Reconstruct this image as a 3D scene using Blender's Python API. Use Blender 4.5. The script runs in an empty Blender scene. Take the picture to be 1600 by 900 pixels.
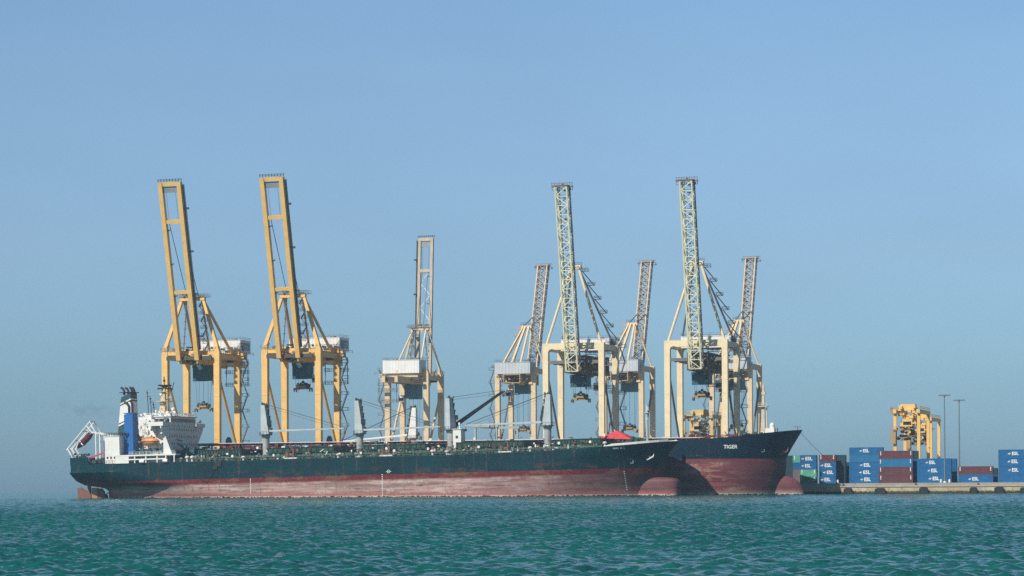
import bpy, math, random
import numpy as np
from mathutils import Vector, Matrix, Euler, Quaternion

random.seed(7)
rnd = random.Random(11)
C = bpy.context.scene.collection
R = math.radians

# ------------------------------------------------------------------ helpers
def V(*a):
    return Vector(a)

class MB:
    """collects boxes, bars, tubes and lofts for one mesh"""
    def __init__(self):
        self.v = []; self.f = []; self.mi = []; self.m = 0
    def add(self, vs, fs):
        o = len(self.v)
        self.v += [tuple(p) for p in vs]
        self.f += [tuple(i + o for i in f) for f in fs]
        self.mi += [self.m] * len(fs)
        return self
    def box(self, x0, x1, y0, y1, z0, z1):
        vs = [(x0,y0,z0),(x1,y0,z0),(x1,y1,z0),(x0,y1,z0),(x0,y0,z1),(x1,y0,z1),(x1,y1,z1),(x0,y1,z1)]
        return self.add(vs, [(0,3,2,1),(4,5,6,7),(0,1,5,4),(1,2,6,5),(2,3,7,6),(3,0,4,7)])
    def cbox(self, c, s):
        return self.box(c[0]-s[0]/2, c[0]+s[0]/2, c[1]-s[1]/2, c[1]+s[1]/2, c[2]-s[2]/2, c[2]+s[2]/2)
    def bar(self, p, q, w, h=None, w2=None, h2=None, up=(0,0,1)):
        """rectangular bar from p to q: w across, h along the up side"""
        h = w if h is None else h
        w2 = w if w2 is None else w2; h2 = h if h2 is None else h2
        p = Vector(p); q = Vector(q); d = (q - p)
        if d.length < 1e-6: return self
        d.normalize(); u = Vector(up)
        if abs(d.dot(u)) > 0.98: u = Vector((0,1,0)) if abs(d.y) < 0.9 else Vector((1,0,0))
        s = d.cross(u).normalized(); u = s.cross(d).normalized()
        vs = []
        for c, ww, hh in ((p, w, h), (q, w2, h2)):
            for a, b in ((-1,-1),(1,-1),(1,1),(-1,1)):
                vs.append(c + s*(a*ww/2) + u*(b*hh/2))
        return self.add(vs, [(0,3,2,1),(4,5,6,7),(0,1,5,4),(1,2,6,5),(2,3,7,6),(3,0,4,7)])
    def tube(self, p, q, r, n=6, r2=None, cap=True):
        r2 = r if r2 is None else r2
        p = Vector(p); q = Vector(q); d = (q-p).normalized()
        u = Vector((0,0,1)) if abs(d.z) < 0.9 else Vector((1,0,0))
        s = d.cross(u).normalized(); u = s.cross(d)
        vs = []
        for c, rr in ((p, r), (q, r2)):
            for k in range(n):
                a = 2*math.pi*k/n
                vs.append(c + s*(rr*math.cos(a)) + u*(rr*math.sin(a)))
        fs = [(k, (k+1) % n, n+(k+1) % n, n+k) for k in range(n)]
        if cap: fs += [tuple(range(n-1,-1,-1)), tuple(range(n, 2*n))]
        return self.add(vs, fs)
    def path(self, pts, r, n=5):
        for a, b in zip(pts[:-1], pts[1:]): self.tube(a, b, r, n)
        return self
    def prism(self, pts, axis, a0, a1):
        """outline pts (2D) pushed along axis; x: pts are (y,z); y: (x,z); z: (x,y)"""
        n = len(pts); vs = []
        for a in (a0, a1):
            for (p, q) in pts:
                vs.append({'x': (a,p,q), 'y': (p,a,q), 'z': (p,q,a)}[axis])
        fs = [tuple(range(n-1,-1,-1)), tuple(range(n, 2*n))] + [(k, (k+1)%n, n+(k+1)%n, n+k) for k in range(n)]
        return self.add(vs, fs)
    def lathe(self, prof, c=(0,0,0), n=12, axis='z'):
        vs = []
        for (r, h) in prof:
            for k in range(n):
                a = 2*math.pi*k/n
                if axis == 'z': vs.append((c[0]+r*math.cos(a), c[1]+r*math.sin(a), c[2]+h))
                elif axis == 'x': vs.append((c[0]+h, c[1]+r*math.cos(a), c[2]+r*math.sin(a)))
                else: vs.append((c[0]+r*math.cos(a), c[1]+h, c[2]+r*math.sin(a)))
        fs = []
        for i in range(len(prof)-1):
            for k in range(n):
                fs.append((i*n+k, i*n+(k+1)%n, (i+1)*n+(k+1)%n, (i+1)*n+k))
        fs += [tuple(range(n-1,-1,-1)), tuple((len(prof)-1)*n+k for k in range(n))]
        return self.add(vs, fs)
    def ball(self, c, r, n=10, m=6, sz=1.0):
        return self.lathe([(max(1e-3, r*math.sin(math.pi*i/m)), -r*sz*math.cos(math.pi*i/m)) for i in range(m+1)], c, n)
    def rail(self, pts, h=1.1, step=2.0, r=0.05, rows=2):
        for a, b in zip(pts[:-1], pts[1:]):
            a = Vector(a); b = Vector(b); L = (b-a).length; n = max(1, int(L/step))
            for k in range(n+1):
                p = a.lerp(b, k/n); self.bar(p, p+Vector((0,0,h)), r*1.6)
            for j in range(rows):
                z = Vector((0,0,h*(1-0.5*j))); self.bar(a+z, b+z, r*1.6)
        return self
    def truss(self, p, q, w, d, nb, rc=0.16, rb=0.09, side=(1,0,0), xx=False):
        """four-chord lattice box from p to q"""
        p = Vector(p); q = Vector(q); ax = (q-p).normalized(); s = Vector(side)
        s = (s - ax*s.dot(ax)).normalized(); u = ax.cross(s)
        cs = [(s*(a*w/2) + u*(b*d/2)) for a, b in ((-1,-1),(1,-1),(1,1),(-1,1))]
        for c in cs: self.bar(p+c, q+c, rc*2)
        for k in range(nb+1):
            m = p.lerp(q, k/nb)
            for i in range(4): self.bar(m+cs[i], m+cs[(i+1)%4], rb*2)
            if k < nb:
                m2 = p.lerp(q, (k+1)/nb)
                for i in range(4):
                    i2 = (i+1) % 4
                    a, b = (i, i2) if (k+i) % 2 else (i2, i)
                    self.bar(m+cs[a], m2+cs[b], rb*2)
                    if xx: self.bar(m+cs[b], m2+cs[a], rb*2)
        return self
    def stairs(self, x, y, z0, z1, dx=2.6, dy=1.4, step=5.0, r=0.09):
        """zigzag stair tower standing on x..x+dx"""
        n = max(1, int(round((z1-z0)/step))); h = (z1-z0)/n
        for k in range(n+1):
            z = z0+h*k
            self.box(x, x+dx, y-dy/2, y+dy/2, z-0.09, z+0.05)
            for xx in (x, x+dx):
                for yy in (y-dy/2, y+dy/2): self.bar((xx,yy,z), (xx,yy,z+1.15), r*1.4)
            for yy in (y-dy/2, y+dy/2): self.bar((x,yy,z+1.1), (x+dx,yy,z+1.1), r*1.4)
            if k < n:
                a, b = (x+0.3, x+dx-0.3) if k % 2 == 0 else (x+dx-0.3, x+0.3)
                yy = y-dy/4 if k % 2 == 0 else y+dy/4
                self.bar((a,yy,z), (b,yy,z+h), 0.75, 0.22)
                self.bar((a,yy-0.35,z+1.05), (b,yy-0.35,z+h+1.05), r)
        return self
    def mesh(self, name, smooth=False):
        me = bpy.data.meshes.new(name)
        me.from_pydata(self.v, [], self.f)
        me.polygons.foreach_set('material_index', self.mi)
        if smooth: me.polygons.foreach_set('use_smooth', [True]*len(self.f))
        me.update()
        return me
    def build(self, name, mats, parent=None, smooth=False):
        me = self.mesh(name, smooth)
        for m in (mats if isinstance(mats, (list, tuple)) else [mats]): me.materials.append(m)
        return link(name, me, parent)

class Bits:
    """fittings that are each a part of their own"""
    def __init__(self, parent, mat, names=('equipment_box','strut','sheave')):
        self.p, self.mat, self.names = parent, mat, names
    def cbox(self, c, sz): MB().cbox(c, sz).build(self.names[0], self.mat, self.p)
    def bar(self, *a, **k): MB().bar(*a, **k).build(self.names[1], self.mat, self.p)
    def lathe(self, *a, **k): MB().lathe(*a, **k).build(self.names[2], self.mat, self.p)

def link(name, me, parent=None):
    o = bpy.data.objects.new(name, me); C.objects.link(o)
    if parent is not None: o.parent = parent
    return o

def tag(o, label, cat, group=None, kind=None):
    if label: o['label'] = label
    if cat: o['category'] = cat
    if group: o['group'] = group
    if kind: o['kind'] = kind
    return o

def thing(name, label, cat, loc=(0,0,0), rot=(0,0,0), group=None):
    o = bpy.data.objects.new(name, None); C.objects.link(o)
    o.location = loc; o.rotation_euler = rot; o.empty_display_size = 1
    return tag(o, label, cat, group)

def copy_tree(o, parent=None):
    c = o.copy(); C.objects.link(c)
    if parent is not None: c.parent = parent
    for ch in list(o.children): copy_tree(ch, c)
    return c

def dup(o, label, loc, rot):
    c = copy_tree(o); c['label'] = label; c.location = loc; c.rotation_euler = rot
    return c

def text_shape(s, size=1.0, shear=0.0):
    """flat letters as (verts, faces) in x,y"""
    cu = bpy.data.curves.new('letters', 'FONT'); cu.body = s; cu.size = size; cu.shear = shear
    cu.align_x = 'CENTER'; cu.align_y = 'CENTER'; cu.resolution_u = 3; cu.offset = 0.02*size
    ob = bpy.data.objects.new('letters', cu); C.objects.link(ob)
    dg = bpy.context.evaluated_depsgraph_get(); dg.update()
    me = bpy.data.meshes.new_from_object(ob.evaluated_get(dg))
    vs = [tuple(v.co) for v in me.vertices]; fs = [tuple(p.vertices) for p in me.polygons]
    bpy.data.objects.remove(ob); bpy.data.curves.remove(cu); bpy.data.meshes.remove(me)
    return vs, fs

# ------------------------------------------------------------------ materials
def srgb(r, g, b):
    return tuple((c/255/12.92 if c/255 <= 0.04045 else ((c/255+0.055)/1.055)**2.4) for c in (r,g,b))

class NT:
    def __init__(self, name):
        self.mat = bpy.data.materials.new(name); self.mat.use_nodes = True
        self.t = self.mat.node_tree; self.t.nodes.clear()
        self.out = self.n('ShaderNodeOutputMaterial')
        self.p = self.n('ShaderNodeBsdfPrincipled')
        self.l(self.p.outputs[0], self.out.inputs[0])
    def n(self, t, **kw):
        nd = self.t.nodes.new(t)
        for k, v in kw.items(): setattr(nd, k, v)
        return nd
    def l(self, a, b): self.t.links.new(a, b)
    def coord(self, scale=(1,1,1), kind='Object'):
        tc = self.n('ShaderNodeTexCoord'); mp = self.n('ShaderNodeMapping')
        mp.inputs['Scale'].default_value = scale
        self.l(tc.outputs[kind], mp.inputs[0]); return mp.outputs[0]
    def noise(self, scale, vec, detail=4, rough=0.6):
        nz = self.n('ShaderNodeTexNoise'); nz.inputs['Scale'].default_value = scale
        nz.inputs['Detail'].default_value = detail; nz.inputs['Roughness'].default_value = rough
        self.l(vec, nz.inputs['Vector']); return nz.outputs['Fac']
    def ramp(self, x, a, b, lo=0.0, hi=1.0, smooth=False):
        m = self.n('ShaderNodeMapRange'); m.clamp = True
        if smooth: m.interpolation_type = 'SMOOTHSTEP'
        self.l(x, m.inputs[0])
        for i, v in zip((1,2,3,4), (a,b,lo,hi)): m.inputs[i].default_value = v
        return m.outputs[0]
    def math(self, op, a, b=None):
        m = self.n('ShaderNodeMath', operation=op)
        for i, v in enumerate((a, b)):
            if v is None: continue
            if isinstance(v, (int, float)): m.inputs[i].default_value = v
            else: self.l(v, m.inputs[i])
        return m.outputs[0]
    def mix(self, fac, a, b):
        m = self.n('ShaderNodeMix', data_type='RGBA')
        for idx, v in ((0, fac), (6, a), (7, b)):
            if isinstance(v, (int, float)): m.inputs[idx].default_value = v
            elif isinstance(v, tuple): m.inputs[idx].default_value = (*v[:3], 1)
            else: self.l(v, m.inputs[idx])
        return m.outputs[2]
    def base(self, c):
        if isinstance(c, tuple): self.p.inputs['Base Color'].default_value = (*c[:3], 1)
        else: self.l(c, self.p.inputs['Base Color'])
    def bump(self, h, strength=0.3, dist=0.05):
        b = self.n('ShaderNodeBump'); b.inputs['Strength'].default_value = strength; b.inputs['Distance'].default_value = dist
        self.l(h, b.inputs['Height']); self.l(b.outputs[0], self.p.inputs['Normal'])

_mats = {}
def paint(name, col, rough=0.55, wear=0.35, rust=0.12, metal=0.0, rustcol=(0.12,0.055,0.03), scale=0.35):
    """weathered paint: patchy fading, grime streaks running down, rust spots"""
    if name in _mats: return _mats[name]
    t = NT(name); c = t.coord()
    n1 = t.noise(scale, c, 5, 0.65)
    streak = t.noise(1.0, t.coord((1.6,1.6,0.12)), 4, 0.6)
    dark = tuple(x*0.62 for x in col); pale = tuple(min(0.9, x*1.1+0.02) for x in col)
    k = t.mix(t.ramp(n1, 0.35, 0.7), dark, col)
    k = t.mix(1-wear, k, col) if wear < 1 else k
    k = t.mix(t.ramp(streak, 0.52, 0.75, 0, wear*0.8), k, dark)
    k = t.mix(t.ramp(t.noise(scale*2.7, c, 3), 0.6, 0.8, 0, wear*0.5), k, pale)
    if rust > 0:
        sp = t.math('MULTIPLY', t.ramp(t.noise(0.9, c, 6, 0.75), 0.58, 0.68), t.ramp(streak, 0.4, 0.62))
        k = t.mix(t.math('MULTIPLY', sp, min(1.0, rust*4)), k, rustcol)
    t.base(k)
    t.p.inputs['Roughness'].default_value = rough; t.p.inputs['Metallic'].default_value = metal
    _mats[name] = t.mat
    return t.mat

yellow = paint('yellow_paint', (0.84,0.53,0.175), 0.5, 0.4, 0.10)
cream = paint('cream_paint', (0.83,0.70,0.46), 0.5, 0.4, 0.08)
pale_lattice = paint('pale_lattice_paint', (0.76,0.74,0.52), 0.55, 0.5, 0.10)
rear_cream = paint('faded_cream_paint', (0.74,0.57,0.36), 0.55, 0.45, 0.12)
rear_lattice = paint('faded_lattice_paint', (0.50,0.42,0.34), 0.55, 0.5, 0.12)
white = paint('white_paint', (0.78,0.78,0.76), 0.45, 0.3, 0.08)
house_grey = paint('house_sheet_paint', (0.78,0.79,0.80), 0.5, 0.3, 0.04)
grey = paint('grey_steel', (0.16,0.17,0.18), 0.55, 0.5, 0.1)
dark = paint('dark_steel', (0.035,0.038,0.042), 0.55, 0.5, 0.1)
teal_dark = paint('teal_machinery_paint', (0.032,0.105,0.135), 0.55, 0.5, 0.05)
green = paint('green_deck_paint', (0.010,0.066,0.050), 0.6, 0.8, 0.30)
maroon = paint('maroon_paint', (0.13,0.022,0.030), 0.6, 0.5, 0.1)
rusty = paint('rusty_steel', (0.20,0.105,0.065), 0.8, 0.7, 0.2)
rudder_m = paint('rudder_antifouling', (0.24,0.095,0.070), 0.75, 0.7, 0.2, scale=0.8)
bronze = paint('propeller_bronze', (0.42,0.22,0.11), 0.5, 0.6, 0.1, scale=0.8)
funnel_teal = paint('funnel_teal', (0.012,0.060,0.085), 0.5, 0.3, 0.05)
black = paint('soot_black', (0.012,0.012,0.014), 0.6, 0.3, 0)
blue_case = paint('casing_blue', (0.010,0.130,0.420), 0.45, 0.25, 0.03)
orange = paint('lifeboat_orange', (0.66,0.27,0.10), 0.45, 0.6, 0.03)
boat_red = paint('boat_maroon', (0.17,0.020,0.035), 0.45, 0.4, 0.03)
tarp = paint('tarp_red', (0.66,0.060,0.085), 0.75, 0.9, 0, scale=0.7)
glass = NT('dark_glass'); glass.base((0.012,0.018,0.024)); glass.p.inputs['Roughness'].default_value = 0.12; glass = glass.mat
post_grey = paint('crane_post_paint', (0.40,0.45,0.44), 0.55, 0.7, 0.25)
post_white = paint('crane_house_paint', (0.47,0.53,0.56), 0.5, 0.5, 0.12)
pole_m = paint('galvanised_pole', (0.16,0.20,0.23), 0.5, 0.3, 0.05)
letter_w = paint('lettering_white', (0.82,0.82,0.80), 0.6, 0.15, 0)
rope_m = paint('wire_rope', (0.045,0.045,0.05), 0.6, 0.2, 0)
deck_m = paint('deck_rust_red', (0.14,0.050,0.040), 0.8, 0.7, 0.2)

CONT = {
 'blue': paint('container_blue', (0.005,0.130,0.345), 0.5, 0.8, 0.16),
 'pale blue': paint('container_pale_blue', (0.012,0.155,0.345), 0.55, 0.5, 0.04),
 'brown': paint('container_brown', (0.125,0.036,0.048), 0.6, 0.8, 0.16),
 'pale green': paint('container_pale_green', (0.10,0.40,0.29), 0.55, 0.6, 0.06),
 'green': paint('container_green', (0.050,0.260,0.155), 0.55, 0.6, 0.08),
 'dark teal': paint('container_shaded_blue', (0.010,0.050,0.078), 0.55, 0.5, 0.05),  # stands in for blue containers, their shade put into the colour
 'grey': paint('container_grey', (0.16,0.13,0.15), 0.6, 0.5, 0.05),
}

def hull_paint(name, top, band, low, foot, zb, wl0, wls, band_h, salt_h, bowfade=None, rustamt=0.5, pale=(0.52,0.46,0.42)):
    """topside paint above zb, boot band under it, scuffed antifouling, salt line at the water"""
    t = NT(name)
    tc = t.n('ShaderNodeTexCoord'); sep = t.n('ShaderNodeSeparateXYZ'); t.l(tc.outputs['Object'], sep.inputs[0])
    x, z = sep.outputs[0], sep.outputs[2]
    c = t.coord()
    hs = t.noise(1.0, t.coord((0.05,0.05,0.9)), 5, 0.6)        # long scuffs along the side
    vs = t.noise(1.0, t.coord((0.75,0.75,0.045)), 5, 0.65)       # runs down the side
    fine = t.noise(1.1, c, 5, 0.7)
    big = t.noise(0.06, c, 4, 0.6)
    # height above the water
    w = t.math('ADD', t.math('ADD', z, wl0), t.math('MULTIPLY', x, wls))
    zj = t.math('ADD', z, t.ramp(fine, 0.3, 0.7, -0.22, 0.22))
    topc = t.mix(t.ramp(big, 0.35, 0.7), tuple(v*0.75 for v in top), tuple(min(1, v*1.25) for v in top))
    topc = t.mix(t.ramp(vs, 0.55, 0.8, 0, 0.35), topc, tuple(v*2.0+0.004 for v in top))
    rs = t.math('MULTIPLY', t.ramp(vs, 0.56, 0.66), t.ramp(fine, 0.40, 0.58))
    topc = t.mix(t.math('MULTIPLY', rs, rustamt*0.9), topc, (0.13,0.06,0.035))
    scf = t.math('MULTIPLY', t.ramp(t.noise(1.0, t.coord((0.22,0.22,0.8)), 6, 0.75), 0.62, 0.68), t.ramp(fine, 0.4, 0.6))
    topc = t.mix(t.math('MULTIPLY', scf, 0.6), topc, (0.16,0.15,0.15))
    blot = t.math('MULTIPLY', t.ramp(t.noise(0.28, t.coord((0.5,1,1)), 6, 0.75), 0.53, 0.60), t.ramp(z, zb-2.6, zb+0.6))
    topc = t.mix(t.math('MULTIPLY', t.math('MULTIPLY', blot, t.ramp(z, zb+3.4, zb+0.3)), rustamt*0.7), topc, (0.11,0.055,0.04))
    bandc = t.mix(t.ramp(fine, 0.35, 0.7), tuple(v*0.75 for v in band), tuple(min(1,v*1.2) for v in band))
    bandc = t.mix(t.math('MULTIPLY', t.ramp(t.noise(0.28, t.coord((0.5,1,1)), 6, 0.75), 0.52, 0.58), rustamt*0.9), bandc, (0.17,0.085,0.055))
    bandc = t.mix(t.math('MULTIPLY', rs, rustamt), bandc, (0.20,0.085,0.040))
    lowc = t.mix(t.ramp(hs, 0.38, 0.62), tuple(v*0.52 for v in low), tuple(min(1,v*1.15) for v in low))
    lowc = t.mix(t.ramp(fine, 0.5, 0.70, 0, 0.6), lowc, tuple(v*0.6 for v in low))
    pt = t.math('MULTIPLY', t.ramp(t.noise(1.0, t.coord((0.10,0.10,0.55)), 6, 0.7), 0.52, 0.60), t.ramp(fine, 0.36, 0.52))
    lowc = t.mix(t.math('MULTIPLY', pt, 0.75), lowc, pale)
    speck = t.ramp(t.noise(1.6, c, 3, 0.6), 0.66, 0.70)
    lowc = t.mix(t.math('MULTIPLY', speck, 0.55), lowc, pale)
    lowc = t.mix(t.ramp(vs, 0.40, 0.30, 0, 0.55), lowc, tuple(v*0.45 for v in low))
    lowc = t.mix(t.math('MULTIPLY', rs, rustamt*1.3), lowc, (0.23,0.10,0.05))
    if bowfade:  # redder bow tone, darkened as shade put into the colour of the bulb
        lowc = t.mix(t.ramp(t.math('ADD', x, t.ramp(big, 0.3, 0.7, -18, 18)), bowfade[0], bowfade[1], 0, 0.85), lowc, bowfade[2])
    footc = t.mix(t.ramp(fine, 0.3, 0.7), tuple(v*0.8 for v in foot), tuple(min(1,v*1.15) for v in foot))
    # dark scrapes low on the side
    scr = t.math('MULTIPLY', t.ramp(t.noise(1.0, t.coord((0.13,0.13,1.5)), 6, 0.75), 0.565, 0.61),
                 t.math('MULTIPLY', t.ramp(w, salt_h*0.9+1.0, salt_h*0.9+1.9), t.ramp(w, salt_h*0.9+3.8, salt_h*0.9+2.8)))
    k = t.mix(t.ramp(zj, zb-band_h-0.35, zb-band_h+0.35), lowc, bandc)
    wj = t.math('ADD', w, t.ramp(fine, 0.3, 0.7, -0.5, 0.5))
    k = t.mix(t.ramp(wj, salt_h+0.8, salt_h-0.5), k, footc)
    k = t.mix(t.math('MULTIPLY', scr, 0.85), k, (0.035,0.028,0.028))
    k = t.mix(t.math('MULTIPLY', t.ramp(wj, 0.75, 0.45), t.ramp(fine, 0.38, 0.52)), k, (0.62,0.55,0.50))
    k = t.mix(t.ramp(wj, 0.42, 0.22), k, (0.020,0.016,0.016))
    k = t.mix(t.ramp(t.math('ADD', z, t.ramp(fine, 0.3, 0.7, -0.10, 0.10)), zb-0.06, zb+0.06), k, topc)
    t.base(k)
    t.p.inputs['Roughness'].default_value = 0.5; t.p.inputs['Specular IOR Level'].default_value = 0.15
    # plate seams and dents
    br = t.n('ShaderNodeTexBrick'); br.inputs['Scale'].default_value = 1.0
    br.inputs['Mortar Size'].default_value = 0.03; br.inputs['Brick Width'].default_value = 9.0; br.inputs['Row Height'].default_value = 2.4
    cm = t.n('ShaderNodeCombineXYZ'); t.l(x, cm.inputs[0]); t.l(z, cm.inputs[1]); t.l(cm.outputs[0], br.inputs['Vector'])
    dent = t.noise(1.0, t.coord((0.55,0.55,0.22)), 2, 0.5)
    hh = t.math('ADD', t.math('MULTIPLY', br.outputs['Fac'], -0.12), dent)
    t.bump(hh, 0.45, 0.16)
    return t.mat

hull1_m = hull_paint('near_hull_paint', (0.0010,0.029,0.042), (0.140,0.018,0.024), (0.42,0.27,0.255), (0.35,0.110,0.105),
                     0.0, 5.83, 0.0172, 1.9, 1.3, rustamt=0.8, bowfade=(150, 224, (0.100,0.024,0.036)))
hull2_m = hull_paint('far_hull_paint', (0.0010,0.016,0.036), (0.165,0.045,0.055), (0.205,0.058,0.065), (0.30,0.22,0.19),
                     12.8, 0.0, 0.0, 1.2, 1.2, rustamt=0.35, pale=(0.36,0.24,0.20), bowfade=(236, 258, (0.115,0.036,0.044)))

# ------------------------------------------------------------------ the quay frame
BETA = R(18)
T = Vector((math.cos(BETA), -math.sin(BETA), 0))     # along the quay, to the right
N = Vector((math.sin(BETA), math.cos(BETA), 0))      # landward
Q = Vector((115.06, 870.0, 0))
def at(s, d, z=0.0):
    """s metres along the quay, d metres inland of its edge (negative: out on the water)"""
    p = Q + T*s + N*d; return Vector((p.x, p.y, z))
ROT = (0, 0, -BETA)
ROT_BACK = (0, 0, math.pi - BETA)
ZG = 3.9

# ------------------------------------------------------------------ camera
cam_d = bpy.data.cameras.new('camera'); cam = bpy.data.objects.new('camera', cam_d); C.objects.link(cam)
cam_d.sensor_width = 36.0; cam_d.lens = 36.0*3780/1600
cam_d.shift_y = (760.2-450)/1600
cam_d.clip_start = 0.5; cam_d.clip_end = 30000
cam.matrix_world = Matrix.Translation((0,0,3.5)) @ Matrix.Rotation(R(90), 4, 'X') @ Matrix.Rotation(-math.atan(0.006), 4, 'Z')
bpy.context.scene.camera = cam

# ------------------------------------------------------------------ light and sky
SUN = Vector((-0.7071*math.cos(R(42)), -0.7071*math.cos(R(42)), math.sin(R(42))))
sd = bpy.data.lights.new('sun', 'SUN'); sd.energy = 4.9; sd.angle = R(0.53); sd.color = (1.0,0.93,0.80)
so = bpy.data.objects.new('sun', sd); C.objects.link(so)
so.rotation_mode = 'QUATERNION'; so.rotation_quaternion = SUN.to_track_quat('Z', 'Y')
w = bpy.data.worlds.new('World'); bpy.context.scene.world = w; w.use_nodes = True
wt = w.node_tree; wt.nodes.clear()
wo = wt.nodes.new('ShaderNodeOutputWorld'); bg = wt.nodes.new('ShaderNodeBackground')
sky = wt.nodes.new('ShaderNodeTexSky'); sky.sky_type = 'NISHITA'; sky.sun_disc = False
sky.sun_elevation = R(42); sky.sun_rotation = R(225)
sky.air_density = 1.0; sky.dust_density = 0.6; sky.ozone_density = 3.0
# haze tint at the horizon, low sky brightened, upper sky dimmed to cut ambient light
tc = wt.nodes.new('ShaderNodeTexCoord'); sp = wt.nodes.new('ShaderNodeSeparateXYZ')
wt.links.new(tc.outputs['Generated'], sp.inputs[0])
cr = wt.nodes.new('ShaderNodeValToRGB'); wt.links.new(sp.outputs[2], cr.inputs[0])
el = cr.color_ramp.elements
el[0].position = 0.0; el[0].color = (0.50,0.84,1.38,1)
el[1].position = 0.40; el[1].color = (0.48,0.50,0.52,1)
for p, c in ((0.045,(0.67,0.95,1.29)), (0.10,(0.98,1.13,1.33)), (0.17,(1.24,1.37,1.46)), (0.21,(1.26,1.43,1.55)), (0.27,(0.85,1.05,1.15))):
    e = el.new(p); e.color = (*c,1)
mx = wt.nodes.new('ShaderNodeMix'); mx.data_type = 'RGBA'; mx.blend_type = 'MULTIPLY'; mx.inputs[0].default_value = 1.0
wt.links.new(sky.outputs[0], mx.inputs[6]); wt.links.new(cr.outputs[0], mx.inputs[7])
nzw = wt.nodes.new('ShaderNodeTexNoise'); nzw.inputs['Scale'].default_value = 5.0; nzw.inputs['Detail'].default_value = 4
mpw = wt.nodes.new('ShaderNodeMapping'); mpw.inputs['Scale'].default_value = (1,1,3.0)
wt.links.new(tc.outputs['Generated'], mpw.inputs[0]); wt.links.new(mpw.outputs[0], nzw.inputs['Vector'])
mrw = wt.nodes.new('ShaderNodeMapRange'); mrw.inputs[1].default_value = 0.3; mrw.inputs[2].default_value = 0.7; mrw.inputs[3].default_value = 0.955; mrw.inputs[4].default_value = 1.045
wt.links.new(nzw.outputs['Fac'], mrw.inputs[0])
mx2 = wt.nodes.new('ShaderNodeMix'); mx2.data_type = 'RGBA'; mx2.blend_type = 'MULTIPLY'; mx2.inputs[0].default_value = 1.0
wt.links.new(mx.outputs[2], mx2.inputs[6]); wt.links.new(mrw.outputs[0], mx2.inputs[7])
wt.links.new(mx2.outputs[2], bg.inputs[0]); bg.inputs[1].default_value = 0.074
wt.links.new(bg.outputs[0], wo.inputs[0])

sc = bpy.context.scene
sc.view_settings.view_transform = 'Standard'; sc.view_settings.look = 'None'
sc.view_settings.exposure = 0.13; sc.view_settings.gamma = 1.0; sc.view_settings.use_curve_mapping = False
sc.render.engine = 'CYCLES'
sc.cycles.max_bounces = 6; sc.cycles.diffuse_bounces = 3; sc.cycles.glossy_bounces = 3
sc.cycles.volume_bounces = 0; sc.cycles.transmission_bounces = 4
sc.cycles.use_denoising = False

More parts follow.
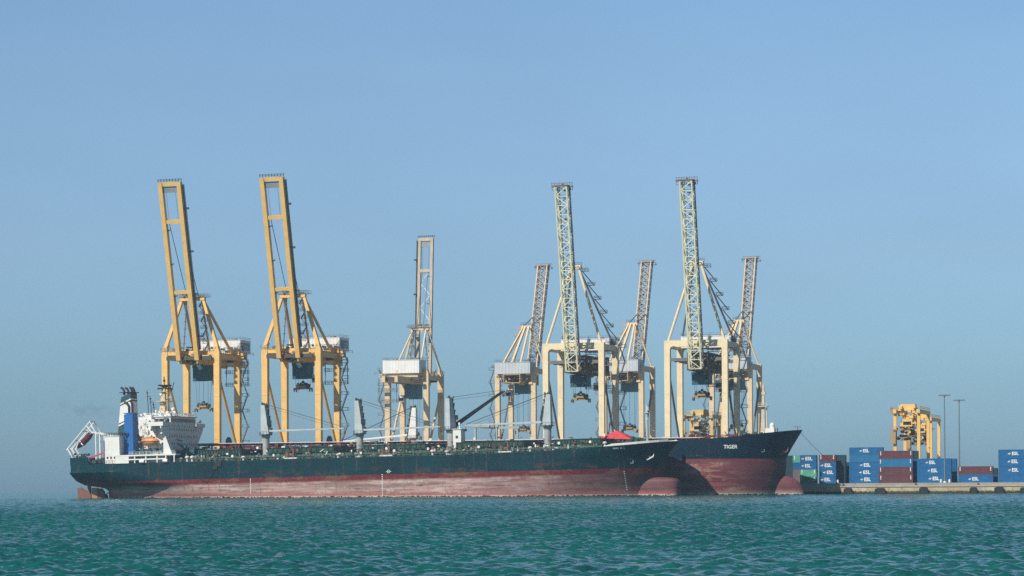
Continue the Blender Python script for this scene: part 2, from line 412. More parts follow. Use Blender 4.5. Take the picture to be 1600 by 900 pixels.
# ------------------------------------------------------------------ sea
def make_sea():
    rows = list(np.arange(18.0, 50.0, 1.0)) + list(np.arange(50.0, 330.0, 0.25))
    y = 330.0; st = 0.25
    while y < 4000:
        rows.append(y); st = min(st*1.0016, 0.8) if y < 900 else st*1.03
        y += st
    rows.append(4000.0)
    rows = np.array(rows)
    th = np.concatenate([-np.linspace(60, 16, 24)[:-1], np.linspace(-16, 16, 520), np.linspace(16, 60, 24)[1:]])
    tt = np.tan(np.radians(th))
    X = rows[:, None]*tt[None, :]; Y = np.repeat(rows[:, None], len(tt), 1)
    dr = np.gradient(rows)[:, None]; dc = np.abs(np.gradient(tt))[None, :]*rows[:, None]
    sp_ = np.maximum(dr, dc)
    Z = np.zeros_like(X); rg = np.random.RandomState(5)
    lam = np.geomspace(0.45, 6.0, 60)
    for L in lam:
        a = rg.normal(R(112), R(42))        # travel direction of the wind sea
        k = 2*np.pi/L; ph = rg.uniform(0, 6.28)
        amp = 0.0150*L**0.75*(1 if L < 1.6 else (1.6/L)**1.12)
        att = np.clip((L/dr-1.4)/2.4, 0, 1)*np.clip((L/dc-0.8)/1.6, 0, 1)
        q = (X*np.cos(a)+Y*np.sin(a))*k+ph
        Z += att*amp*(np.sin(q)+0.25*np.sin(2*q+1.57))
    g = 0.95+0.18*np.sin(X*0.09+1.3+0.7*np.sin(Y*0.031))*np.sin(Y*0.043+0.5*np.sin(X*0.07))
    Z *= g
    nr, nc = X.shape
    vs = np.stack([X, Y, Z], -1).reshape(-1, 3)
    i = np.arange(nr-1)[:, None]*nc+np.arange(nc-1)[None, :]
    fs = np.stack([i, i+1, i+nc+1, i+nc], -1).reshape(-1, 4)
    me = bpy.data.meshes.new('sea')
    me.vertices.add(len(vs)); me.vertices.foreach_set('co', vs.astype(np.float32).ravel())
    me.loops.add(fs.size); me.loops.foreach_set('vertex_index', fs.astype(np.int32).ravel())
    me.polygons.add(len(fs)); me.polygons.foreach_set('loop_start', np.arange(0, fs.size, 4, dtype=np.int32))
    me.polygons.foreach_set('use_smooth', np.ones(len(fs), bool))
    me.update(calc_edges=True)
    t = NT('sea_water')
    n1 = t.noise(0.03, t.coord((1,0.35,1)), 6, 0.65)
    t.base(t.mix(t.ramp(n1, 0.35, 0.65), (0.0055,0.080,0.083), (0.0078,0.106,0.105)))
    t.p.inputs['Specular IOR Level'].default_value = 0.26; t.p.inputs['Roughness'].default_value = 0.10; t.p.inputs['IOR'].default_value = 1.333
    # wavelets finer than the mesh: slopes added to the surface normal
    geo = t.n('ShaderNodeNewGeometry'); acc = geo.outputs['Normal']
    for fr_, st_, amp_ in ((0.55,(0.8,1.25,1),0.66),(1.9,(0.85,1.2,1),0.64),(6.0,(1,1,1),0.45)):
        nz = t.n('ShaderNodeTexNoise'); nz.inputs['Scale'].default_value = fr_; nz.inputs['Detail'].default_value = 2.0
        t.l(t.coord(st_), nz.inputs['Vector'])
        sb = t.n('ShaderNodeVectorMath', operation='SUBTRACT'); t.l(nz.outputs['Color'], sb.inputs[0]); sb.inputs[1].default_value = (0.5,0.5,0.5)
        mu = t.n('ShaderNodeVectorMath', operation='MULTIPLY'); t.l(sb.outputs[0], mu.inputs[0]); mu.inputs[1].default_value = (amp_*1.6,amp_*1.6,0)
        ad = t.n('ShaderNodeVectorMath', operation='ADD'); t.l(acc, ad.inputs[0]); t.l(mu.outputs[0], ad.inputs[1]); acc = ad.outputs[0]
    nm = t.n('ShaderNodeVectorMath', operation='NORMALIZE'); t.l(acc, nm.inputs[0]); t.l(nm.outputs[0], t.p.inputs['Normal'])
    me.materials.append(t.mat)
    return tag(link('sea', me), 'choppy teal sea in front of the ships and the quay', None, kind='structure')
make_sea()

# haze
mbh = MB(); mbh.box(-4200, 4200, -60, 4150, -7, 160)
hz = NT('haze_air'); hz.t.nodes.remove(hz.p)
pv = hz.n('ShaderNodeVolumePrincipled'); pv.inputs['Color'].default_value = (0.45,0.72,0.95,1)
pv.inputs['Density'].default_value = 0.00011; pv.inputs['Anisotropy'].default_value = 0.0
hz.l(pv.outputs[0], hz.out.inputs['Volume'])
ho = mbh.build('haze', hz.mat); tag(ho, None, None, kind='stuff')

# ------------------------------------------------------------------ quay
g = MB()
def slab(mb, s0, s1, d0, d1, z0, z1):
    vs = [at(s,d,z) for z in (z0,z1) for s,d in ((s0,d0),(s1,d0),(s1,d1),(s0,d1))]
    mb.add(vs, [(0,3,2,1),(4,5,6,7),(0,1,5,4),(1,2,6,5),(2,3,7,6),(3,0,4,7)])
slab(g, -272, 330, 1.3, 190, -1.5, ZG)
t = NT('yard_paving'); cc = t.coord()
t.base(t.mix(t.ramp(t.noise(0.12, cc, 5), 0.35, 0.7), (0.20,0.19,0.17), (0.30,0.28,0.25))); t.p.inputs['Roughness'].default_value = 0.9
go = g.build('ground', t.mat); tag(go, 'paved container yard on the quay', None, kind='structure')

t = NT('quay_concrete')
tcn = t.n('ShaderNodeTexCoord'); sp3 = t.n('ShaderNodeSeparateXYZ'); t.l(tcn.outputs['Object'], sp3.inputs[0]); z = sp3.outputs[2]
cc = t.coord(); nf = t.noise(0.9, cc, 6, 0.7)
k = t.mix(t.ramp(t.noise(0.15, cc, 4), 0.35, 0.65), (0.36,0.29,0.17), (0.50,0.43,0.30))
k = t.mix(t.ramp(t.noise(1.0, t.coord((0.9,0.9,0.15)), 4), 0.5, 0.7, 0, 0.6), k, (0.16,0.13,0.09))
zz = t.math('ADD', z, t.ramp(nf, 0.3, 0.7, -0.45, 0.45))
k = t.mix(t.ramp(zz, 1.25, 0.85), k, (0.035,0.045,0.028))
k = t.mix(t.ramp(z, 0.34, 0.26), k, (0.012,0.014,0.012))
t.base(k); t.p.inputs['Roughness'].default_value = 0.85; t.bump(nf, 0.5, 0.12)
concrete = t.mat
qw = thing('quay_wall', 'long stained concrete quay wall with dark rubber fenders along the waterline', 'quay wall', at(0,0,0), ROT)
m = MB(); m.box(-269, 326, 0, 1.25, -1.5, 2.55); m.build('wall_face', concrete, qw)
m = MB(); m.box(-269, 326, -0.25, 1.6, 2.55, 3.15); m.build('coping', paint('coping_concrete', (0.42,0.38,0.31), 0.85, 0.6, 0), qw)
m = MB(); m.box(-269, 326, 1.24, 1.5, 3.15, 3.95); m.build('kerb_wall', paint('kerb_concrete', (0.30,0.31,0.30), 0.85, 0.6, 0), qw)
fm = MB()
fm.box(-1.1, 1.1, -0.8, -0.02, 0.1, 2.3); fm.tube((-1.25,-0.55,-0.5),(-1.25,-0.55,2.0),0.35,8); fm.tube((1.25,-0.55,-0.5),(1.25,-0.55,1.6),0.35,8)
fme = fm.mesh('fender'); fme.materials.append(black)
for s in (6, 17.5, 33.0, 50.5, 59.5, 68, 80):
    o = link('fender', fme, qw); o.location = (s, 0, 0); o.scale = (rnd.uniform(0.8,1.3),1,rnd.uniform(0.85,1.1))
bm_ = MB(); bm_.lathe([(0.28,0),(0.22,0.35),(0.4,0.5),(0.38,0.62),(0.05,0.68)], n=10)
bme = bm_.mesh('bollard'); bme.materials.append(dark)
for s in (4, 30, 52, 78): o = link('bollard', bme, qw); o.location = (s, 0.5, 3.15)

# ------------------------------------------------------------------ ship to shore cranes
def common_base(root, G, W, zt, lw, ld, m, lower=0.85):
    for sx in (-1, 1):
        for y in (0, G):
            b = MB(); b.bar((sx*W/2, y, 1.9), (sx*W/2, y, zt), lw*lower, ld*lower, lw, ld, up=(0,1,0))
            for zj in (0.33, 0.66):
                z = 1.9+(zt-1.9)*zj; f = lower+(1-lower)*zj
                b.bar((sx*W/2, y, z), (sx*W/2, y, z+0.16), lw*f+0.12, ld*f+0.12, up=(0,1,0))
            b.build('leg', m, root)
            b = MB()
            for q in (-3.2, -1.2, 1.2, 3.2):
                b.cbox((sx*W/2+q, y, 0.75), (1.7, 0.7, 0.7)); b.lathe([(0.36,-0.25),(0.36,0.25)], (sx*W/2+q-0.45, y, 0.37), 10, 'y'); b.lathe([(0.36,-0.25),(0.36,0.25)], (sx*W/2+q+0.45, y, 0.37), 10, 'y')
            b.cbox((sx*W/2, y, 1.35), (7.0, 1.0, 0.5)); b.build('bogie', m, root)
    for y in (0, G):
        MB().box(-W/2-2.5, W/2+2.5, y-0.7, y+0.7, 1.6, 3.2).build('sill_beam', m, root)
    for sx in (-1, 1):
        MB().box(sx*W/2-0.7, sx*W/2+0.7, ld/2, G-ld/2, 13.0, 14.9).build('portal_beam', m, root)

def side_frames(root, G, W, zt, m, r=0.55):
    for sx in (-1, 1):
        MB().box(sx*W/2-0.75, sx*W/2+0.75, 0.6, G-0.6, zt-2.6, zt-0.5).build('side_girder', m, root)
        MB().tube((sx*W/2, 1.0, zt-9), (sx*W/2, G-0.9, 15.0), r, 8).build('brace', m, root)

def spreader_part(root, y, ztop, zs, m, tr_m, cabx=4.6, tw=3.4, th=6.0):
    """trolley with its cab under the girders, ropes, spreader"""
    b = MB(); b.box(-tw, tw, y-3.2, y+3.2, ztop-1.0, ztop)
    b.box(-tw+0.2, tw-0.2, y-3.0, y+3.0, ztop-th, ztop-1.0)
    for k in range(9): b.box(-tw+0.2+k*(2*tw-1.0)/8, -tw+0.75+k*(2*tw-1.0)/8, y-3.15, y-2.8, ztop-th-0.35, ztop-0.6)
    tr = b.build('trolley', tr_m, root)
    b = MB(); b.box(cabx-1.3, cabx+1.2, y+1.0, y+3.8, ztop-th-1.6, ztop-th+1.4); b.m = 1
    b.box(cabx-1.1, cabx+1.0, y+0.96, y+3.9, ztop-th-1.2, ztop-th+0.2)
    b.build('operator_cab', [white, glass], tr)
    b = MB()
    for sx in (-1, 1):
        for sy in (-1, 1): b.tube((sx*(tw-0.7), y+sy*1.6, ztop-th), (sx*2.4, y+sy*0.9, zs+1.5), 0.055, 4)
    b.tube((0.0, y, ztop-th), (0.0, y, zs+3.4), 0.07, 4)
    b.build('hoist_rope', rope_m, tr)
    b = MB(); b.box(-3.0, 3.0, y-0.5, y+0.5, zs, zs+0.8); b.box(-1.5, 1.5, y-1.0, y+1.0, zs+0.8, zs+1.5)
    for sx in (-1, 1):
        b.box(sx*3.3-0.3, sx*3.3+0.3, y-1.22, y+1.22, zs-0.25, zs+0.55)
        b.bar((sx*1.4, y, zs+1.5), (sx*0.5, y, zs+2.5), 0.35)
        b.bar((sx*2.8, y, zs+0.8), (sx*1.5, y, zs+1.9), 0.3)
    b.m = 1
    for sx in (-1, 1):
        b.lathe([(0.62,-0.3),(0.62,0.3)], (sx*2.4, y, zs+1.5), 10, 'y'); b.lathe([(0.5,-0.3),(0.5,0.3)], (sx*1.1, y, zs+1.9), 10, 'y')
        b.box(sx*3.3-0.22, sx*3.3+0.22, y-1.3, y-1.0, zs-0.95, zs); b.box(sx*3.3-0.22, sx*3.3+0.22, y+1.0, y+1.3, zs-0.95, zs)
    b.box(-0.4, 0.4, y-0.5, y+0.5, zs+2.4, zs+3.3)
    spr = b.build('spreader', [paint('spreader_steel', (0.40,0.27,0.12), 0.65, 0.8, 0.25), dark], tr)
    rs_ = random.Random(3); clutter(Bits(spr, dark, ('hydraulic_box','hose','sheave')), -2.8, 2.8, y-0.9, y+0.9, zs+0.7, zs+2.4, 14, rs_, (0.3,0.9))

def house_part(root, x0, x1, y0, y1, z0, z1, m=house_grey):
    b = MB(); b.box(x0, x1, y0, y1, z0, z1)
    b.box(x0-0.15, x1+0.15, y0-0.15, y1+0.15, z1, z1+0.18)
    for k in range(int((x1-x0)/1.5)):
        x = x0+0.8+k*1.5; b.box(x, x+0.1, y0-0.07, y0-0.002, z0+0.1, z1-0.1); b.box(x, x+0.1, y1+0.002, y1+0.07, z0+0.1, z1-0.1)
    h = b.build('machinery_house', m, root)
    b = MB(); b.rail([(x0,y0,z1+0.18),(x1,y0,z1+0.18),(x1,y1,z1+0.18),(x0,y1,z1+0.18),(x0,y0,z1+0.18)], 1.1, 2.4, 0.05)
    b.box(x0+2, x0+4, y0+2, y0+4, z1+0.18, z1+1.3); b.box(x1-5, x1-3.2, y0+2.5, y0+4.5, z1+0.18, z1+0.9)
    b.build('roof_rail', grey, h)
    b = MB(); b.box(x1+0.003, x1+0.06, y0+1.0, y1-1.0, z0+1.0, z1-0.8)
    b.build('end_shade_panel', paint('end_shade_teal', (0.26,0.34,0.37), 0.6, 0.5, 0), h)  # panel on the house end, the end's shade put into its colour
    return h

def clutter(b, x0, x1, y0, y1, z0, z1, n, rg, s=(0.5,1.6)):
    for _ in range(n):
        c = (rg.uniform(x0,x1), rg.uniform(y0,y1), rg.uniform(z0,z1)); q = rg.random()
        if q < 0.45: b.cbox(c, (rg.uniform(*s), rg.uniform(*s), rg.uniform(0.3,1.1)))
        elif q < 0.8: b.bar(c, (c[0]+rg.uniform(-2,2), c[1]+rg.uniform(-2,2), c[2]+rg.uniform(-1.6,1.6)), 0.22)
        else: b.lathe([(0.5,-0.2),(0.5,0.2)], c, 8, 'y')

def box_crane(label, s, d, rot, m, G, W, zt, za, ang, Lb, xb, bw, zs, hx, hy, hz_, group, ymt=11.0, stairs_m=grey, xl=False, mw=1.0):
    """crane with a twin box boom raised"""
    root = thing('ship_to_shore_crane', label, 'crane', at(s, d, ZG), rot, group)
    rg = random.Random(int(abs(s)))
    common_base(root, G, W, zt, 2.5, 2.1, m)
    side_frames(root, G, W, zt, m)
    # leg heads, portal beams between them
    for y in (0, G):
        b = MB()
        for sx in (-1, 1): b.prism([(sx*W/2-1.25*sx, zt), (sx*W/2+1.25*sx, zt), (sx*W/2+0.55*sx, zt+2.2), (sx*W/2-1.0*sx, zt+2.6)], 'y', y-1.0, y+1.0)
        b.box(-W/2+1.26, W/2-1.26, y-0.8, y+0.8, zt-1.0, zt+0.7)
        b.build('portal_beam', m, root)
    for sx in (-1, 1):
        b = MB(); b.box(sx*xb-0.75, sx*xb+0.75, -2.0, G+22, zt-4.4, zt-1.6)
        b.build('trolley_girder', m, root)
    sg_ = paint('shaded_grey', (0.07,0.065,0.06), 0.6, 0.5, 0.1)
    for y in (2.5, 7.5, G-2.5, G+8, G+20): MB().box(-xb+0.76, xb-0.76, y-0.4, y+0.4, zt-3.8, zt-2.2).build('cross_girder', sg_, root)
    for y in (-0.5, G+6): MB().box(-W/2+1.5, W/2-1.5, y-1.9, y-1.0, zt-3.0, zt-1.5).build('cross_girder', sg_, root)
    # apex frame
    ax = xb+0.55; ay = 1.6
    for sx in (-1, 1):
        MB().bar((sx*(W/2-0.1), 0, zt+2.0), (sx*ax, ay, za), 1.35*mw, 1.3*mw, 1.1*mw, 1.1*mw, up=(0,1,0)).build('mast_leg', m, root)
        MB().bar((sx*(ax-0.4), ay+0.9, za-0.4), (sx*(W/2-3.0), G+1.0, zt+0.6), 0.85*mw, 0.85*mw, up=(0,1,0)).build('backstay', m, root)
        MB().tube((sx*(ax-0.8), ay+0.5, za-0.6), (sx*(xb-0.6), G*0.55, zt-1.5), 0.4*mw, 6).build('backstay', m, root)
    MB().box(-ax-0.8, ax+0.8, ay-0.8, ay+0.8, za-0.7, za+0.7).build('mast_head', m, root)
    # boom
    hy0 = -2.6; hz0 = zt-3.0; a = R(ang)
    dv = Vector((0, -math.cos(a), math.sin(a))); nv = Vector((0, -math.sin(a), -math.cos(a)))
    p0 = Vector((0, hy0, hz0)); X = Vector((1,0,0))
    b = MB()
    for sx in (-1, 1): b.bar(p0+X*(sx*xb), p0+dv*Lb+X*(sx*xb), bw, bw*1.15, bw*0.92, bw, up=tuple(nv))
    for dd, hh in ((Lb-0.6, 1.5), (Lb-15.2, 1.5), (Lb*0.385, 1.2)):
        c = p0+dv*dd; b.bar(c-X*(xb-bw/2), c+X*(xb-bw/2), 1.3, hh, up=tuple(dv))
    boom = b.build('boom', m if not xl else paint('boom_buff', (0.56,0.47,0.36), 0.6, 0.7, 0.2), root)
    b = MB()
    c = p0+dv*(Lb+0.1)
    for k in range(9):
        p = c+X*(-xb-1+k*(2*xb+2)/8); b.bar(p, p+dv*1.2, 0.14); b.cbox(p+dv*1.0, (0.4,0.3,0.3))
    b.bar(c-X*(xb+1)+dv*1.1, c+X*(xb+1)+dv*1.1, 0.14); b.bar(c-X*(xb+1)+dv*0.6, c+X*(xb+1)+dv*0.6, 0.14)
    b.build('boom_tip_rail', dark, boom)
    b = MB(); c = p0+dv*(Lb-2.8); b.bar(c-X*(xb-bw/2), c+X*(xb-bw/2), 0.4, 2.4, up=tuple(dv))
    b.build('sheave_platform', paint('sheave_grey', (0.26,0.30,0.33), 0.6, 0.5, 0.1), boom)
    b = MB()
    o1 = X*(xb+bw/2+0.55)
    b.bar(p0+dv*4+o1, p0+dv*(Lb-1)+o1, 0.7, 0.12, up=tuple(nv))
    for k in range(16):
        c = p0+dv*(5+k*(Lb-7)/15)+o1; b.bar(c, c-nv*1.1, 0.12)
        if k % 4 == 1: b.cbox(c-nv*0.6+X*0.5, (1.3,0.9,0.7))
    b.bar(p0+dv*4+o1-nv*1.1, p0+dv*(Lb-1)+o1-nv*1.1, 0.12)
    for dd in (0.36, 0.54, 0.73): c = p0+dv*(Lb*dd)-X*(xb-bw/2); b.bar(c, c+X*1.2+dv*0.5, 0.35)
    b.build('boom_walkway', dark, boom)
    b = MB()
    c = p0+dv*(Lb-15.2)
    for sx in (-1, 1):
        b.tube(c+X*(sx*(xb-1.6))-nv*0.5, (sx*(ax-2.0), ay, za+0.8), 0.13, 5)
    for q in (-0.5, 0.5):
        b.tube(p0+dv*(Lb-2)+X*(q*xb), c+X*(q*xb), 0.06, 4)
    b.build('forestay', rope_m, root)
    if xl:
        b = MB()
        for k in range(5):
            c0 = p0+dv*(Lb*(0.34+0.088*k)); c1 = p0+dv*(Lb*(0.34+0.088*(k+1)))
            sx = 1 if k % 2 else -1
            b.bar(c0-X*(sx*(xb-0.6)), c1+X*(sx*(xb-0.6)), 0.26)
        b.build('boom_brace', house_grey, boom)
    house_part(root, hx[0], hx[1], hy[0], hy[1], hz_[0], hz_[1])
    b = MB(); b.box(hx[0]+1, hx[1]-1, hy[0]+1, hy[1]-1, zt-1.6, hz_[0]); b.build('house_frame', m, root)
    spreader_part(root, ymt, zt-4.6, zs, m, teal_dark if not xl else paint('teal_hazed', (0.11,0.24,0.30), 0.6, 0.5, 0.05))  # far trolley teal is lightened, distance haze put into the colour
    if xl: clutter(Bits(root, rear_cream, ('cable_box','handrail','pulley')), 2.5, 9.8, 12, 24.5, zt-2.8, hz_[0]+2.6, 40, rg, (0.5,1.8))
    # stairs down the right landside leg, ladders on the apex frame
    b = MB(); b.stairs(W/2+1.5, G+0.2, 5, zt+2, 3.0, 1.5, 6.4, 0.10)
    for z in np.arange(8, zt, 6.4): b.bar((W/2+1.0, G, z), (W/2+2.0, G, z), 0.3)
    b.build('stair_tower', stairs_m, root)
    b = MB()
    for k in range(8):
        f = k/7; c = Vector((W/2-1.3, 0, zt+2)).lerp(Vector((ax+0.9, ay+1.4, za)), f)*0.0 + Vector((ax*0.35+2.2-1.2*f, ay+1.9+2.5*(1-f), zt+1+(za-zt-1)*f))
        b.cbox(c, (2.6,1.4,0.12)); b.rail([c+V(-1.3,0.7,0), c+V(1.3,0.7,0)], 1.1, 1.3, 0.06); b.rail([c+V(-1.3,-0.7,0), c+V(1.3,-0.7,0)], 1.1, 1.3, 0.06)
        if k < 7:
            c2 = Vector((ax*0.35+2.2-1.2*(k+1)/7, ay+1.9+2.5*(1-(k+1)/7), zt+1+(za-zt-1)*(k+1)/7)); sgn = 1 if k%2 else -1
            b.bar(c+V(sgn*1.0,0,0), c2-V(sgn*1.0,0,0), 0.6, 0.15)
        lx = -ax*0.55
        b.cbox((lx-2.5*(1-f)-0.5, ay+0.8+2*(1-f), zt+1+(za-zt-1)*f), (1.3,0.9,0.12)); 
    b.bar((-ax*0.55-3.0, ay+2.8, zt+1), (-ax*0.55-0.5, ay+0.8, za), 0.3)
    b.build('apex_ladder', stairs_m, root)
    b = MB()
    b.rail([(-W/2-1.4,-1.6,zt+0.7),(-xb-1.8,-1.6,zt+0.7)], 1.2, 1.6, 0.07); b.build('walkway', stairs_m, root); b = MB(); b.rail([(xb+1.8,-1.6,zt+0.7),(W/2-1.4,-1.6,zt+0.7)], 1.2, 1.6, 0.07)
    b.build('walkway', stairs_m, root); b = MB()
    b.rail([(W/2+1.2,1.4,zt-0.4),(W/2+1.2,G+6,zt-0.4),(W/2+4.2,G+6,zt-0.4)], 1.2, 1.8, 0.07)
    b.box(W/2+0.76, W/2+1.3, 1.4, G+6, zt-0.5, zt-0.38)
    b.build('walkway', stairs_m, root); b = MB()
    b.rail([(-ax-1.8,ay+1.2,za+0.7),(ax+2.6,ay+1.2,za+0.7)], 1.2, 1.6, 0.07); b.rail([(-ax-1.8,ay-1.0,za+0.7),(ax+2.6,ay-1.0,za+0.7)], 1.2, 1.6, 0.07)
    b.box(-ax-1.8, ax+2.6, ay-1.0, ay+1.2, za+0.58, za+0.7)
    for z in (zt-7.5, zt-12.5):
        b.build('walkway', stairs_m, root); b = MB()
        b.box(xb+1, W/2+3.6, G+1.6, G+3.2, z-0.1, z+0.05); b.rail([(xb+1,G+1.6,z),(W/2+3.6,G+1.6,z)], 1.2, 1.6, 0.08); b.rail([(xb+1,G+3.2,z),(W/2+3.6,G+3.2,z)], 1.2, 1.6, 0.08)
        b.bar((xb+1.2,G+2.4,z),(xb+1.2,G+2.4,zt-4),0.25); b.bar((W/2+3.4,G+2.4,z),(W/2+3.4,G+2.4,zt-2),0.25)
    b.build('walkway', stairs_m, root)
    b = Bits(root, paint('gear_brown', (0.24,0.16,0.09), 0.7, 0.6, 0.2)); clutter(b, -W/2+2, W/2+1.5, -1.5, 3.0, zt+0.9, zt+2.6, 16, rg)
    clutter(b, -ax, ax, ay-0.8, ay+0.8, za+0.9, za+2.0, 8, rg)
    clutter(Bits(root, m, ('bracket','hanger','pulley')), W/2-3, W/2+3.5, G-1, G+2.5, zt-3.4, zt+0.6, 22, rg); clutter(b, -W/2, -xb, 1, 6, zt-0.6, zt+2.0, 10, rg); clutter(b, -xb, xb, -2.5, 2, zt-4.5, zt-0.5, 18, rg)
    b = MB(); b.lathe([(2.6,-0.25),(2.6,0.25)], (W/2+1.6, G*0.35, 17.2), 18, 'x')
    b.build('cable_reel', dark, root)
    return root

A = box_crane('tall yellow crane behind the white ship bridge, leftmost of all the cranes', -254.2, 3, ROT, yellow,
              19.0, 22.4, 53.0, 74.2, 77.0, 69.6, 3.95, 1.8, 31.0, (-10.8,10.8), (22.5,32.5), (53.9,58.9), 'yellow cranes with twin box booms raised')
B_ = dup(A, 'tall yellow crane with its spreader hanging against open sky, second crane from the left', at(-211.4, 3, ZG), ROT)
for ch in B_.children:
    if ch.name.startswith('trolley.') or ch.name == 'trolley':
        for g2 in ch.children:
            if g2.name.startswith('spreader'): g2.location.z += 7.2
            if g2.name.startswith('hoist_rope'):
                g2.scale.z = 0.55; g2.location.z = (53.0-4.6-6.0)*(1-0.55)
Cc = box_crane('slim faded tan crane with twin beam boom standing alone near mid picture', -222.4, 179, ROT_BACK, rear_cream,
               19.0, 18.6, 50.5, 72.0, 86.0, 67.0, 3.0, 1.35, 22.0, (-7.6,9.8), (15,24), (50.8,56.6), 'faded cranes on the far quay', xl=True, mw=0.66)

def lattice_crane(label, s, d, rot, m, lm, G, W, zt, za, axx, ang, Lb, hz0, bw, bd, nb, zs, hx, hy, hz_, group, rear=False):
    """crane with a lattice boom raised"""
    root = thing('ship_to_shore_crane', label, 'crane', at(s, d, ZG), rot, group)
    rg = random.Random(int(abs(s))+3)
    common_base(root, G, W, zt-3.4, 2.15, 2.0, m, 0.92)
    # portal heads with curved haunches
    for y in (0, G):
        b = MB(); w2 = W/2+1.08; zi = zt-3.4
        out = [(-w2, zi), (-w2, zt), (w2, zt), (w2, zi), (w2-2.16, zi), (w2-2.5, zi+0.9), (w2-3.6, zi+1.35), (w2-5.0, zi+1.0),
               (-w2+5.0, zi+1.0), (-w2+3.6, zi+1.35), (-w2+2.5, zi+0.9), (-w2+2.16, zi)]
        b.prism(out, 'y', y-1.0, y+1.0); b.build('portal_beam', m, root)
    for sx in (-1, 1):
        MB().box(sx*W/2-0.7, sx*W/2+0.7, 1.01, G-1.01, zt-2.6, zt-0.4).build('side_girder', m, root)
        MB().tube((sx*W/2, 1.0, zt-10), (sx*W/2, G-0.9, 15.0), 0.42, 8).build('brace', grey, root)
    b = MB(); b.truss((1.0 if not rear else 0, -2.2, hz0+(2.6 if not rear else -0.2)), (1.0 if not rear else 0, G+(12 if not rear else 6), hz0+(2.6 if not rear else -0.2)), 7.6, 6.0 if not rear else 3.6, 14, 0.26, 0.17, xx=True)
    clutter(Bits(root, paint('gear_brown', (0.24,0.16,0.09), 0.7, 0.6, 0.2) if not rear else paint('gear_tan', (0.46,0.34,0.22), 0.7, 0.6, 0.2)), -4, 7.5, -1, G+(9 if not rear else 4), hz0-1.0, hz0+(6.4 if not rear else 1.6), 64, rg, (0.7,2.2))
    if rear: clutter(Bits(root, rear_cream, ('cable_box','handrail','pulley')), -7.5, 8.5, 9, 24, hz_[0]-4.6, hz_[0]-0.4, 60, rg, (0.5,1.8))
    b.build('trolley_girder', paint('girder_shadow_brown', (0.15,0.115,0.085), 0.65, 0.6, 0.15) if not rear else paint('girder_tan', (0.46,0.34,0.22), 0.65, 0.6, 0.15), root)  # front girder's brown has its shadow put into the colour
    for y in (-0.5, 6, 13, G+1): MB().box(-W/2+1.2, W/2-1.2, y-0.5, y+0.5, hz0+2.8, hz0+4.0).build('cross_girder', grey, root)
    ay = 2.0
    for sx in (-1, 1):
        MB().tube((sx*(W/2-0.3), 0.2, zt-0.2), (sx*axx, ay, za), 0.52 if not rear else 0.4, 8).build('mast_leg', m, root)
        if not rear: MB().tube((sx*axx, ay+0.8, za-0.5), (sx*(W/2-0.6), G, zt-0.2), 0.36, 8).build('backstay', grey, root)
    b = MB(); b.box(-axx-1.0, axx+1.0, ay-0.9, ay+1.3, za-0.7, za+0.6); b.build('mast_head', m, root)
    if rear:
        for xa_, xb_, w_ in ((axx-0.2, 6.4, 0.75), (0.4, 2.4, 0.9), (-axx+0.3, -1.6, 0.75)):
            MB().bar((xa_, ay+1.2, za), (xb_, hy[0]+2.0, hz_[1]), w_).build('backstay', m, root)
    # boom
    a = R(ang); dv = Vector((0, -math.cos(a), math.sin(a))); nv = Vector((0, -math.sin(a), -math.cos(a))); X = Vector((1,0,0))
    p0 = Vector((1.1 if not rear else 0.0, -2.6-bd/2, hz0))
    b = MB(); b.truss(p0, p0+dv*Lb, bw, bd, nb, 0.26, 0.125, xx=rear)
    for sx in (-1, 1):
        for k in range(nb): 
            c = p0+dv*(Lb*(k+0.5)/nb)+X*(sx*(bw/2-0.6)); b.bar(c-dv*(Lb/nb*0.5), c+dv*(Lb/nb*0.5), 0.16)
    boom = b.build('boom', lm, root)
    b = MB()
    for k in range(int(nb*1.3)):
        c = p0+dv*(Lb*(k+0.4)/int(nb*1.3))+X*(0.4*bw*rg.uniform(-1,1))+nv*(bd*rg.uniform(-0.35,0.4))
        q = rg.random()
        if q < 0.5: b.cbox(c, (rg.uniform(0.5,1.5),0.5,rg.uniform(0.3,0.7)))
        else: b.bar(c, c+X*rg.uniform(-1.6,1.6)+dv*rg.uniform(-1.5,1.5), 0.22)
    for sx in (-1, 1): b.bar(p0+X*(sx*(bw/2-0.9))-nv*(bd*0.2), p0+dv*(Lb-1)+X*(sx*(bw/2-0.9))-nv*(bd*0.2), 0.2, 0.3)
    b.build('boom_gear', dark, boom)
    b = MB(); c = p0+dv*(Lb-0.2); hw = bw/2+1.7
    for dd in (0, 1.4, 2.6): b.bar(c-X*hw+dv*(dd-1.2), c+X*hw+dv*(dd-1.2), 0.16)
    for k in range(9):
        p = c+X*(-hw+k*hw/4); b.bar(p-dv*1.2, p+dv*1.6, 0.16)
        b.cbox(p+dv*rg.uniform(-0.8,0.8)-nv*rg.uniform(-1,1), (0.8,0.7,0.6))
    b.cbox(c+dv*0.3, (bw+1.2, bd+0.8, 0.3))
    b.build('boom_tip_platform', paint('tip_brown', (0.20,0.15,0.12), 0.6, 0.6, 0.2), boom)
    b = MB(); o1 = X*(bw/2+0.5)
    b.bar(p0+dv*1+o1, p0+dv*(Lb-1)+o1, 0.4, 0.1, up=tuple(nv))
    n_ = int(Lb/3.2)
    for k in range(n_): c = p0+dv*(1+k*(Lb-2)/n_)+o1; b.bar(c, c-nv*1.1, 0.14); 
    b.bar(p0+dv*1+o1-nv*1.1, p0+dv*(Lb-1)+o1-nv*1.1, 0.12)
    b.build('boom_walkway', grey, boom)
    b = MB(); c = p0+dv*(Lb*0.56)
    for sx in (-1, 1): b.bar((sx*(axx+0.2), ay+0.6, za+0.2), c+X*(sx*(bw/2)), 0.25)
